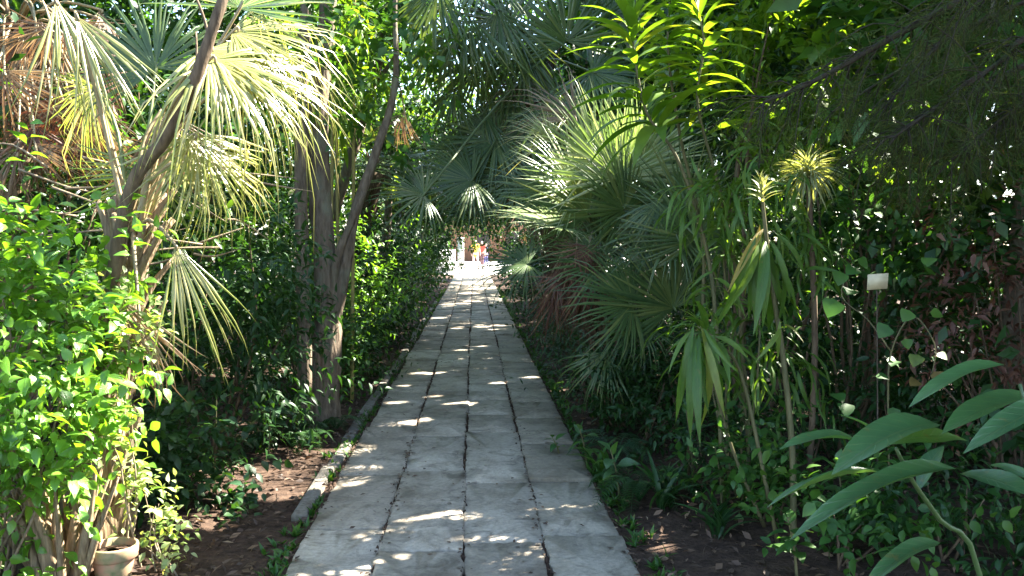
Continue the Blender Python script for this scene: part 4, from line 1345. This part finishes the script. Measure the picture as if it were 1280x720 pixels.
# foreground broad leaves
BL = leaf_t(9, .40, .42, .22, .25, .85, .06)
base = np.array((1.33, 2.05, 0))
fg = thing('broadleaf_plant', 'big blue green broad leaves close up in the lower right corner', 'plant', base)
mb = MB()
tube(mb, [base, P(1225, 720, 2.05), P(1175, 650, 2.02), P(1140, 600, 1.98), P(1120, 560, 1.95)], [.009, .007, .006, .005, .004], 8, var=.05)
tube(mb, [base, P(1290, 700, 2.0), P(1285, 620, 1.95), P(1290, 560, 1.95), P(1275, 480, 1.95)], [.009, .007, .006, .005, .004], 8, var=.05)
mb.build('stem', M['stalk'], fg)
for (bx, by, bd, tx, ty, td, w, up, v) in [
    (1075, 553, 1.95, 978, 546, 1.80, .60, (0, -.22, 1), .3), (1172, 530, 1.98, 1043, 569, 1.72, .80, (0, -.2, 1), .35), (1100, 556, 1.92, 1214, 540, 1.98, .95, (0, -.42, 1), .85),
    (1256, 456, 1.95, 1136, 492, 1.82, .62, (-.1, -.15, 1), .5), (1310, 500, 2.0, 1178, 520, 1.82, .95, (0, -.08, 1), .55), (1330, 505, 1.9, 1210, 548, 1.72, .6, (.1, -.25, 1), .2),
    (1196, 586, 2.0, 990, 645, 1.74, .36, (.05, -.12, 1), .25), (1200, 592, 2.0, 1310, 618, 1.80, 1.1, (-.1, -.6, .8), .15), (1100, 590, 2.0, 955, 616, 1.88, .3, (0, .1, 1), .4),
    (1175, 678, 2.0, 1078, 722, 1.8, .5, (0, -.2, 1), .25),(1290, 600, 2.1, 1235, 575, 2.25, .8, (-.2, -.4, .8), .2),
    (1150, 612, 2.1, 1178, 548, 2.25, .8, (-.5, -.6, .5), .1), (1110, 552, 2.1, 1050, 512, 2.2, .8, (.5, -.4, .7), .6),
]:
    p0, p1 = P(bx, by, bd), P(tx, ty, td)
    o = MB()
    L_ = np.linalg.norm(p1 - p0)
    place(o, BL, p0[None], (p1 - p0)[None], np.array([up], float) + rng.normal(size=3) * .06, L_, w * .62 + .06, np.array([v]))
    o.build('leaf', M['broad'], fg)

# leafy sprigs over the right path edge
for (px, d, h, lab, sz, n_) in [(735, 5.9, .30, 'small sprig with lit leaf over the right path edge', .13, 8), (775, 5.3, .30, 'broad leaved seedling at the right path edge below the lit sprig', .15, 8),
                                (700, 6.3, .16, 'low weed growing out of the right slab joint', .1, 6), (868, 5.4, .5, 'thin leggy seedling in the shade of the drooping leaf tuft', .14, 10),
                                (905, 4.9, .4, 'leafy seedling with pale leaf tips near the lance plant stems', .12, 14), (1060, 4.2, .45, 'green seedling just behind the big foreground leaves', .14, 14),
                                (1000, 3.9, .3, 'low seedling at the bottom edge left of the foreground leaves', .12, 14)]:
    b = gp(px, d)
    seedling('seedling', lab, 'seedling', [b, b + (-.02, -.01, h * .5), b + (-.06, -.03, h)], n_, sz, 'ovate2', 'broad' if sz > .125 else 'mid', 1.0, .3, lo=.4)
for i, (px, d, lab, sz, n_) in enumerate([(752, 5.75, 'upright strap leaved clump on the right path edge', .34, 16), (830, 5.0, 'dark strap leaved clump on the soil before the lance plants', .32, 26), (900, 4.5, 'strap leaved clump nearest the camera on the right soil', .28, 24)]):
    b = gp(px, d)
    t = thing('strap_leaf_clump', lab, 'plant', b)
    d_ = rdir(n_); d_[:, 2] = np.abs(d_[:, 2]) + .9
    mb = MB(); place(mb, TL['strap'], b + rng.normal(size=(n_, 3)) * (.03, .03, 0), d_, rdir(n_) * .4 + (0, 0, 1), sz * rng.uniform(.6, 1.1, n_), 1.0)
    mb.build('foliage', M['mid' if i == 0 else 'dark'], t)

# low undergrowth on the right bank
for (px, d, z, r, sz, mt, lab) in [
    (880, 5.4, .25, .32, .07, 'dark', 'low dark bush behind the leggy seedling on the right'),
    (970, 4.7, .25, .3, .07, 'mid', 'low leafy bush around the feet of the lance plants'),
    (1060, 4.0, .25, .35, .075, 'mid', 'low leafy bush behind the foreground leaves'),
    (1200, 3.9, .25, .4, .075, 'dark', 'dark bush in the lower right corner behind the foreground leaves'),
    (800, 6.5, .4, .35, .07, 'dark', 'dark bush under the lowest palm fan on the right'),
    (1000, 5.8, .5, .4, .08, 'dark', 'black green bush behind the pale rosette stem'),
    (1150, 5.3, .55, .45, .08, 'dark', 'shaded bush in the hollow below the cream label'),
]:
    b = gp(px, d)
    shrub('low_bush', lab, 'bush', b, [((b[0], b[1], b[2] + z), (r, r, z)), ((b[0] + r * .5, b[1] + .1, b[2] + z * .7), (r * .7, r, z * .6))], 800, sz, 'ovate' if mt == 'mid' else 'point', mt, 6, .006, twig=.2, droop=.25)

# shrubs along the right path edge
rowR = [
    (1.22, 7.3, .42, .40, 'ovate', .07, 'dark', 'low dark shrub beside the path in front of the palm trunk'),
    (1.55, 6.9, .7, .5, 'point', .07, 'dark', 'dark shrub under the palm fans next to the path'),
    (1.22, 9.0, .55, .45, 'cheapn', .08, 'bluish', 'feathery blue green shrub past the palm trunk'),
    (1.25, 10.6, .6, .48, 'cheapn', .085, 'bluish', 'second feathery blue green shrub along the right edge'),
    (1.3, 12.6, .7, .55, 'cheapn', .09, 'bluish', 'third feathery blue green shrub along the right edge'),
    (1.35, 15.0, .8, .6, 'cheap', .1, 'dark', 'dark shrub beyond the feathery blue green shrubs'),
    (1.4, 18.0, .9, .65, 'cheap', .11, 'dark', 'larger dark shrub halfway along the right edge'),
    (1.5, 22.0, 1.1, .75, 'cheap', .12, 'bluish', 'blue green shrub far along the right path edge'),
    (1.65, 27.0, 1.2, .85, 'cheap', .14, 'dark', 'dark shrub far right before the path end'),
    (1.95, 33.0, 1.3, .95, 'cheap', .15, 'dark', 'last dark shrub on the right before the bright court'),
    (2.5, 37.5, 1.5, 1.25, 'cheap', .17, 'dark', 'tall dark shrub at the right corner of the bright court'),
    (4.3, 40.0, 1.7, 1.6, 'cheap', .2, 'dark', 'broad dark shrub further right along the bright court'),
]
for (x, y, zc, r, kind, sz, mt, lab) in rowR:
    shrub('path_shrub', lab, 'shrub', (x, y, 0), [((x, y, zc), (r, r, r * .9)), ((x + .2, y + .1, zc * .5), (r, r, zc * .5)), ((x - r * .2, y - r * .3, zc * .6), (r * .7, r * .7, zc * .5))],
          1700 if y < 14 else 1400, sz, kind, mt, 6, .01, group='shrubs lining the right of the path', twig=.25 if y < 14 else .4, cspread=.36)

# =================================================================== trees that roof the path
def canopy_tree(name, label, base, top, vols, n, size, mat='mid', r=.14, kind='cheap', group=None, bark='bark', twig=.5):
    base = np.asarray(base, float); top = np.asarray(top, float)
    t = thing(name, label, 'tree', base, group)
    mb = MB()
    mid = base * .5 + top * .5 + np.array((rng.normal() * .15, rng.normal() * .15, 0))
    tube(mb, [base - (0, 0, .05), base + (0, 0, .3), mid, top], [r * 1.35, r, r * .8, r * .5], 10, 0, 6, .05)
    mb.build('trunk', M[bark], t)
    mb = MB()
    for c, rr in vols:
        for q in range(3):
            for _ in range(10):
                e = np.asarray(c) + rdir(1)[0] * np.asarray(rr) * .6
                s0 = mid + (top - mid) * rng.uniform(.3, 1)
                lp_, _r = smooth_path([s0, s0 * .5 + e * .5 + (0, 0, .2), e], [1, 1, 1], 8)
                if keep_mask(lp_, .03).all():
                    tube(mb, [s0, s0 * .5 + e * .5 + (0, 0, .2), e], [r * .4, r * .25, r * .08], 6, 0, 4)
                    break
    mb.build('limb', M[bark], t)
    mb = MB()
    foliage(mb, kind, vols, n, size, twig=twig, per=7, clump=8, cspread=.3)
    mb.build('crown', M[mat], t)
    return t


arch = [
    ((-2.8, 16.0), [((-1.0, 16.0, 6.0), (1.6, 1.2, .95)), ((-2.5, 16, 5.0), (1.3, 1.2, 1.2))], 'tree on the left closing the sky above the hanging palm fronds', 'mid'),
    ((2.7, 30.0), [((.4, 30.0, 6.4), (2.4, 2.0, 1.7)), ((2.2, 30, 5.6), (2.0, 2.0, 1.6))], 'sunlit yellow green tree high over the far right of the path', 'yellow'),
    ((2.9, 24.0), [((1.3, 24.0, 6.0), (2.0, 1.8, 1.3)), ((2.6, 24, 5.0), (1.8, 1.8, 1.4))], 'green tree high over the right of the path before the sunlit yellow tree', 'mid'),
    ((-3.3, 10.6), [((-2.5, 10.4, 4.6), (1.3, 1.0, 1.4)), ((-3.2, 10.6, 3.6), (1.1, 1.0, 1.2))], 'leafy tree on the left filling the view behind the upper forked trunk', 'mid'),
    ((-2.5, 12.4), [((-1.3, 12.4, 5.0), (1.1, 1.1, .6)), ((-.1, 12.6, 5.2), (.9, 1.1, .5)), ((-2.0, 12.4, 4.6), (1.2, 1.0, 1.2)), ((-1.0, 12.8, 5.0), (.9, .9, .7))], 'tree on the left whose crown meets the palm fronds above the path', 'mid'),
    ((1.9, 13.5), [((.9, 13.6, 3.1), (1.2, 1.2, .7)), ((1.2, 14.6, 5.0), (1.2, 1.0, .9)), ((1.9, 13.4, 4.2), (1.4, 1.4, .9))], 'arching tree over the right of the path behind the tall dark palm', 'dark'),
    ((-2.0, 17.5), [((-.9, 17.5, 3.2), (1.1, 1.3, .8)), ((-1.9, 17.3, 4.1), (1.4, 1.4, .9))], 'arching tree on the left behind the shaded palm', 'dark'),
    ((2.0, 20.0), [((.6, 20.0, 3.1), (1.5, 1.5, .85)), ((1.8, 20.2, 4.3), (1.5, 1.5, 1.0))], 'dark arching tree halfway along the right of the path', 'dark'),
    ((2.2, 26.0), [((.5, 26.0, 3.2), (1.7, 1.7, 1.0)), ((1.8, 26.2, 4.6), (1.7, 1.7, 1.2))], 'arching tree far along the right of the path', 'dark'),
    ((-2.3, 25.0), [((-1.2, 25.0, 3.0), (1.3, 1.7, 1.0)), ((-2.2, 25, 4.0), (1.5, 1.6, .9))], 'arching tree far along the left of the path', 'dark'),
    ((2.5, 33.0), [((.7, 33.0, 3.3), (2.0, 2.0, 1.15)), ((2.2, 33, 5.0), (2, 2, 1.3))], 'last arching tree on the right before the bright court', 'dark'),
    ((-2.6, 32.5), [((-1.6, 32.5, 3.1), (1.5, 2, 1.1)), ((-2.5, 32, 4.4), (1.7, 1.8, 1.0))], 'last arching tree on the left before the white pillar', 'dark'),
    ((2.4, 38.0), [((.4, 38.0, 3.35), (2.6, 1.4, 1.3)), ((2.3, 38, 5.0), (2, 2, 1.3))], 'tree closing the top of the far path opening', 'mid'),
]
for (bx, by), vols, lab, mt in arch:
    canopy_tree('arching_tree', lab, (bx, by, 0), np.asarray(vols[-1][0]) * .8 + np.asarray(vols[0][0]) * .2, vols, 4200 if by < 36 else 7000, .16 if by < 22 else .22, mt, .1, group='trees arching over the path')

# tall trees of the right bank: their crowns shade the path
tall = [((4.3, 4.6), 6.2, 2.4, 'tall tree in the right thicket behind the cream label'), ((4.4, 9.6), 6.0, 2.4, 'tall tree behind the yellow green shrub on the right'),
        ((7.6, 9.0), 7.6, 2.7, 'tall tree deep in the right thicket'), ((4.0, 13.5), 6.2, 2.4, 'tall tree behind the tall dark palm on the right'),
        ((6.5, 12.5), 7.8, 2.7, 'tall tree deep right behind the tall dark palm'), ((4.4, 18.0), 6.4, 2.5, 'tall tree right of the path halfway along'),
        ((7.0, 17.5), 8.0, 2.8, 'tall tree further right halfway along the path'), ((5.0, 23.5), 6.8, 2.8, 'tall tree on the right far along'), ((5.4, 30.0), 7.0, 3.0, 'tall tree at the far right before the court'),
        ((8.5, 24.0), 8.5, 3.0, 'tall tree deep in the far right thicket'), ((4.8, 2.2), 6.5, 2.2, 'tall tree beside the viewer on the right'), ((4.9, 7.2), 6.1, 2.3, 'tall tree straight behind the cream label and dry brown shrub'), ((3.5, 5.6), 5.0, 1.3, 'small dense tree at the right edge behind the dry brown shrub'), ((3.3, 10.4), 5.9, 1.3, 'smaller tall tree leaning towards the palms on the right'), ((7.5, 3.5), 7.8, 2.6, 'tall tree far right of the viewer')]  # straight-behind, small dense and smaller leaning trees are added here to block the sun
for (bx, by), zc, r, lab in tall:
    vols = [((bx, by, zc), (r, r, r * .62)), ((bx - r * .45, by + .5, zc - 1.1), (r * .75, r * .75, r * .4)), ((bx + .4, by - r * .4, zc + 1.1), (r * .8, r * .8, r * .5)), ((bx - .3, by - r * .3, zc - 2.2), (r * .7, r * .7, r * .4))]
    canopy_tree('tall_tree', lab, (bx, by, 0), (bx, by, zc + .5), vols, 9000, .20, 'mid', .13, group='tall trees of the right thicket')
tallL = [((-4.6, 9.5), 5.6, 1.9, 'tall tree behind the sunlit palm on the left', 'mid'), ((-4.2, 15.5), 5.0, 1.7, 'tall tree behind the forked trunk on the left', 'mid'), ((-4.3, 23.0), 4.6, 2.0, 'light green sunlit tree seen in the gap above the path', 'yellow'),
         ((-2.2, 27.0), 5.2, 1.8, 'yellow green sunlit tree just left of the sky gap', 'yellow'), ((-3.0, 40.0), 6.6, 2.2, 'yellow green sunlit tree right under the sky gap', 'yellow'), ((-5.0, 5.6), 5.4, 1.9, 'tall tree behind the withered palm', 'mid')]
for (bx, by), zc, r, lab, mt in tallL:
    vols = [((bx, by, zc), (r, r, r * .65)), ((bx + r * .3, by - .4, zc - 1.2), (r * .8, r * .8, r * .5)), ((bx - .4, by, zc - 2.3), (r * .8, r * .8, r * .5))]
    canopy_tree('tall_tree', lab, (bx, by, 0), (bx, by, zc + .3), vols, 3600, .16 if by < 20 else .22, mt, .12, group='tall trees of the left thicket')


# =================================================================== dense thicket walls (masses nobody could count)
def thicket(name, regs, n, size, mat, kind='cheap'):
    reseed(str(regs[0]))
    mb = MB()
    for (x0, x1, y0, y1, z0, z1, w) in regs:
        k = int(n * w)
        nt_ = k // 6
        nc = nt_ // 9
        cc = np.stack([rng.uniform(x0, x1, nc), rng.uniform(y0, y1, nc), rng.uniform(z0, z1, nc)], 1)
        ci = rng.integers(0, nc, nt_)
        to = cc[ci] + rng.normal(size=(nt_, 3)) * .26
        td = nrm(rdir(nt_) + np.array((0, 0, .2)))
        s_ = (np.arange(6) + .5) / 6
        pos = (to[:, None] + td[:, None] * (s_ * .34)[None, :, None]).reshape(-1, 3)
        ld = (td[:, None] * .5 + rng.normal(size=(nt_, 6, 3)) * .5 + np.array((0, 0, -.25))).reshape(-1, 3)
        ok = (pos[:, 2] > .02) & keep_mask(pos + nrm(ld) * size * .5, size * .3)
        var = np.clip(.4 * rng.random(nc)[ci].repeat(6) + .6 * rng.beta(2, 2.4, nt_ * 6), 0, 1)
        place(mb, TL[kind], pos[ok], ld[ok], np.array((0, 0, 1)) + rng.normal(size=(ok.sum(), 3)) * .5, size * rng.uniform(.6, 1.3, ok.sum()), 1, var[ok])
    return tag(mb.build(name, M[mat]), kind='stuff')


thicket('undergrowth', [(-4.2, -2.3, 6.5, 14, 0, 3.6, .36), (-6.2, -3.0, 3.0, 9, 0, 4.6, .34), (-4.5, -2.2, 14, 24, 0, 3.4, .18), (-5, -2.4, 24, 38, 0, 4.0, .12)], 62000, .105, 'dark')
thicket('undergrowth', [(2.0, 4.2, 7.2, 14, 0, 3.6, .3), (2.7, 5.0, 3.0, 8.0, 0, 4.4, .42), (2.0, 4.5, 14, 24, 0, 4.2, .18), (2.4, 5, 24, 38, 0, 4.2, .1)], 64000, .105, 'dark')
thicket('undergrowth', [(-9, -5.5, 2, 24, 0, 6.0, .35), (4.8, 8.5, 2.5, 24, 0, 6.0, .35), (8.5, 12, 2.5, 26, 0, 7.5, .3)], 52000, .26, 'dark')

# =================================================================== far end: gate pillar, people, house
base = np.array((-.62, 43.0, 0))
gpil = thing('gate_pillar', 'white rendered gate pillar at the far end of the path', 'pillar', base)
mb = MB(); box(mb, base + (0, 0, .85), (.3, .55, 1.7), 0, 0, .5, .01); mb.build('shaft', M['white'], gpil, smooth=False)
mb = MB(); box(mb, base + (0, 0, 1.74), (.4, .65, .08), 0, 0, .5, .02); mb.build('cap', M['white'], gpil, smooth=False)
base = np.array((-4.2, 44.0, 0))
gw = thing('garden_wall', 'low white garden wall left of the far gate pillar', 'wall', base)
mb = MB(); box(mb, base + (.1, 0, .6), (6.4, .22, 1.2), 0, 0, .5, .01); mb.build('wall', M['white'], gw, smooth=False)

base = np.array((2.0, 76.0, 0))
hs = thing('house', 'terracotta coloured house behind the far court', 'house', base)
mb = MB(); box(mb, base + (0, 0, 2.6), (13, 6, 5.2)); mb.build('wall', M['terra'], hs, smooth=False)
mb = MB()
V = np.array([(-7, -3.6, 5.21), (7, -3.6, 5.21), (7, 3.6, 5.21), (-7, 3.6, 5.21), (-7, 0, 7.2), (7, 0, 7.2)]) + base
mb.add(V, [(0, 1, 5), (0, 5, 4), (2, 3, 4), (2, 4, 5), (0, 4, 3), (1, 2, 5), (0, 2, 1), (0, 3, 2)], np.zeros((6, 3)) + .5); mb.build('roof', M['terra'], hs, smooth=False)
mb = MB(); box(mb, base + (-1.2, -3.02, 1.1), (1.0, .08, 2.2)); mb.build('door', M['wood'], hs, smooth=False)
for dx in (-4.5, 1.2, 4.2):
    mb = MB(); box(mb, base + (dx, -3.02, 1.7), (1.1, .08, 1.3)); mb.build('window', M['wood'], hs, smooth=False)
# hedge trees beyond the court
for i, (x, y, r, lab) in enumerate([(-6, 66, 4.5, 'rounded tree left beyond the far court'), (11, 68, 4.5, 'rounded tree right beyond the far court')]):
    canopy_tree('court_tree', lab, (x, y, 0), (x, y, 5), [((x, y, 4.6), (r, r, 3.4)), ((x, y, 2.2), (r * .8, r * .8, 1.8))], 3500, .4, 'mid', .2)


def person(label, loc, facing, top_col, leg_col, hair_col, h=1.68, arm=0.25, stride=.1, skirt=False):
    s_ = h / 1.68
    t = thing('person', label, 'person', loc)
    t.rotation_euler.z = facing
    skin = plain_mat('skin', (.42, .26, .18), .5, 20, .06, .02)
    def skinmesh(name, verts, edges, rads, mat, sub=2):
        me = bpy.data.meshes.new(name)
        me.from_pydata([tuple(np.asarray(v) * s_) for v in verts], edges, [])
        o = bpy.data.objects.new(name, me); C.objects.link(o); o.parent = t
        sk = o.modifiers.new('skin', 'SKIN')
        for v, r in zip(me.skin_vertices[0].data, rads):
            r = r if isinstance(r, tuple) else (r, r)
            v.radius = (r[0] * s_, r[1] * s_)
        sk.use_smooth_shade = True
        o.modifiers.new('sub', 'SUBSURF').levels = sub
        o.modifiers['sub'].render_levels = sub
        me.materials.append(mat)
        return o
    V, E, Rr = [], [], []
    def v(p, r, par=None):
        V.append(p); Rr.append(r)
        if par is not None: E.append((par, len(V) - 1))
        return len(V) - 1
    pel = v((0, 0, .92), (.15, .10)); wa = v((0, 0, 1.08), (.125, .09), pel); ch = v((0, .0, 1.28), (.155, .10), wa)
    nk = v((0, .01, 1.42), .055, ch); n2 = v((0, -.005, 1.48), .052, nk); hd = v((0, -.015, 1.56), (.072, .088), n2); v((0, -.01, 1.64), (.06, .075), hd)
    no = v((0, -.105, 1.555), .014, hd)
    for sg in (-1, 1):
        sh = v((sg * .17, 0, 1.37), .05, ch); el = v((sg * (.2 + arm * .15), .03, 1.10), .038, sh)
        wr = v((sg * (.2 + arm * .2), -.06, .87), .026, el); pm = v((sg * (.2 + arm * .2), -.075, .80), (.022, .03), wr)
        for f in range(4):
            a = v((sg * (.2 + arm * .2) , -.10 + f * .016, .745), .0085, pm)
            v((sg * (.2 + arm * .2) - sg * .012, -.104 + f * .016, .705 + abs(f - 1.5) * .005), .007, a)
        th = v((sg * (.2 + arm * .2) - sg * .012, -.115, .785), .010, pm)
        v((sg * (.2 + arm * .2) - sg * .02, -.13, .755), .008, th)
        hp = v((sg * .09, 0, .86), .085, pel); kn = v((sg * .1, -stride * sg - .02, .48), .056, hp)
        ank = v((sg * .1, -stride * sg * 1.6 + .02, .09), .036, kn); v((sg * .105, -stride * sg * 1.6 - .13, .035), (.035, .03), ank)
    skinmesh('body', V, E, Rr, skin)
    top = plain_mat('shirt_cloth', top_col, .85, 30, .08, .2); leg = plain_mat('trouser_cloth', leg_col, .85, 30, .08, .2); hair = plain_mat('hair', hair_col, .6, 60, .3, .3)
    hem = .62 if skirt else .84
    cv = [(0, 0, hem), (0, 0, 1.08), (0, 0, 1.28), (0, 0, 1.405)]; ce = [(0, 1), (1, 2), (2, 3)]; cr = [(.2 if skirt else .168, .15 if skirt else .118), (.145, .108), (.172, .117), (.08, .07)]
    for sg in (-1, 1):
        k = len(cv)
        cv += [(sg * .175, 0, 1.37), (sg * (.2 + arm * .11), .025, 1.16)]; ce += [(2, k), (k, k + 1)]; cr += [.062, .058]
    skinmesh('shirt', cv, ce, cr, top)
    lv = [(0, 0, .93)]; le = []; lr = [(.158, .108)]
    for sg in (-1, 1):
        k = len(lv)
        lv += [(sg * .09, 0, .84), (sg * .1, -stride * sg - .02, .48), (sg * .1, -stride * sg * 1.6 + .02, .13)]; le += [(0, k), (k, k + 1), (k + 1, k + 2)]; lr += [.096, .072, .058]
    skinmesh('trousers', lv, le, lr, leg)
    skinmesh('hair', [(0, .03, 1.50), (0, .035, 1.58), (0, .01, 1.655)], [(0, 1), (1, 2)], [(.07, .05), (.086, .075), (.068, .07)], hair)
    mb = MB()
    for sg in (-1, 1):
        lathe(mb, np.array((sg * .03, -.094, 1.575)) * s_, [(.0, -.007), (.008, -.003), (.008, .003), (.0, .007)], 8)
    mb.build('eyes', plain_mat('eye', (.03, .02, .015), .3, 5, 0, 0), origin=(0, 0, 0)).parent = t
    mb = MB()
    tube(mb, [np.array((-.022, -.096, 1.515)) * s_, np.array((0, -.101, 1.512)) * s_, np.array((.022, -.096, 1.515)) * s_], [.003, .005, .003], 5)
    mb.build('mouth', plain_mat('lip', (.3, .12, .1), .5, 5, 0, 0), origin=(0, 0, 0)).parent = t
    return t


person('person in a yellow orange top and pale pink trousers walking at the far end', (.12, 53.0, .012), .2, (.75, .40, .05), (.55, .36, .33), (.05, .03, .02), 1.72, .3, .1, True)
person('person in dark blue clothes standing behind the one in yellow', (.78, 57.0, .012), 1.2, (.05, .06, .13), (.06, .06, .16), (.03, .02, .02), 1.5, .2, .05)
person('person in a dark red top between the yellow and blue figures', (.52, 55.5, .012), -.4, (.30, .05, .03), (.12, .06, .06), (.04, .02, .015), 1.66, .2, .08)

# ------------------------------------------------------------------ light
w = bpy.data.worlds.new('World'); sc.world = w; w.use_nodes = True
nt = w.node_tree; nt.nodes.clear()
sky = nt.nodes.new('ShaderNodeTexSky'); sky.sky_type = 'NISHITA'; sky.sun_disc = False
sky.sun_elevation = SUN_EL; sky.sun_rotation = SUN_AZ
bg = nt.nodes.new('ShaderNodeBackground'); bg.inputs['Strength'].default_value = .085
wo = nt.nodes.new('ShaderNodeOutputWorld')
nt.links.new(sky.outputs[0], bg.inputs[0]); nt.links.new(bg.outputs[0], wo.inputs[0])
sd = bpy.data.lights.new('sun', 'SUN'); sd.energy = 5.0; sd.angle = R_(.5); sd.color = (1, .94, .82)
so = bpy.data.objects.new('sun', sd); C.objects.link(so)
so.location = (20, 15, 30)
so.rotation_euler = Vector(-S).to_track_quat('-Z', 'Y').to_euler()

sc.view_settings.view_transform = 'Standard'
sc.view_settings.look = 'None'
sc.view_settings.exposure = 3.5
sc.view_settings.gamma = 1
sc.view_settings.use_curve_mapping = False
sc.render.engine = 'CYCLES'
cy = sc.cycles
cy.max_bounces = 8; cy.diffuse_bounces = 4; cy.glossy_bounces = 2; cy.transmission_bounces = 4; cy.transparent_max_bounces = 4
cy.sample_clamp_indirect = 6
cy.use_denoising = True
try:
    cy.denoiser = 'OPENIMAGEDENOISE'
    cy.denoising_input_passes = 'RGB_ALBEDO_NORMAL'
except Exception:
    pass
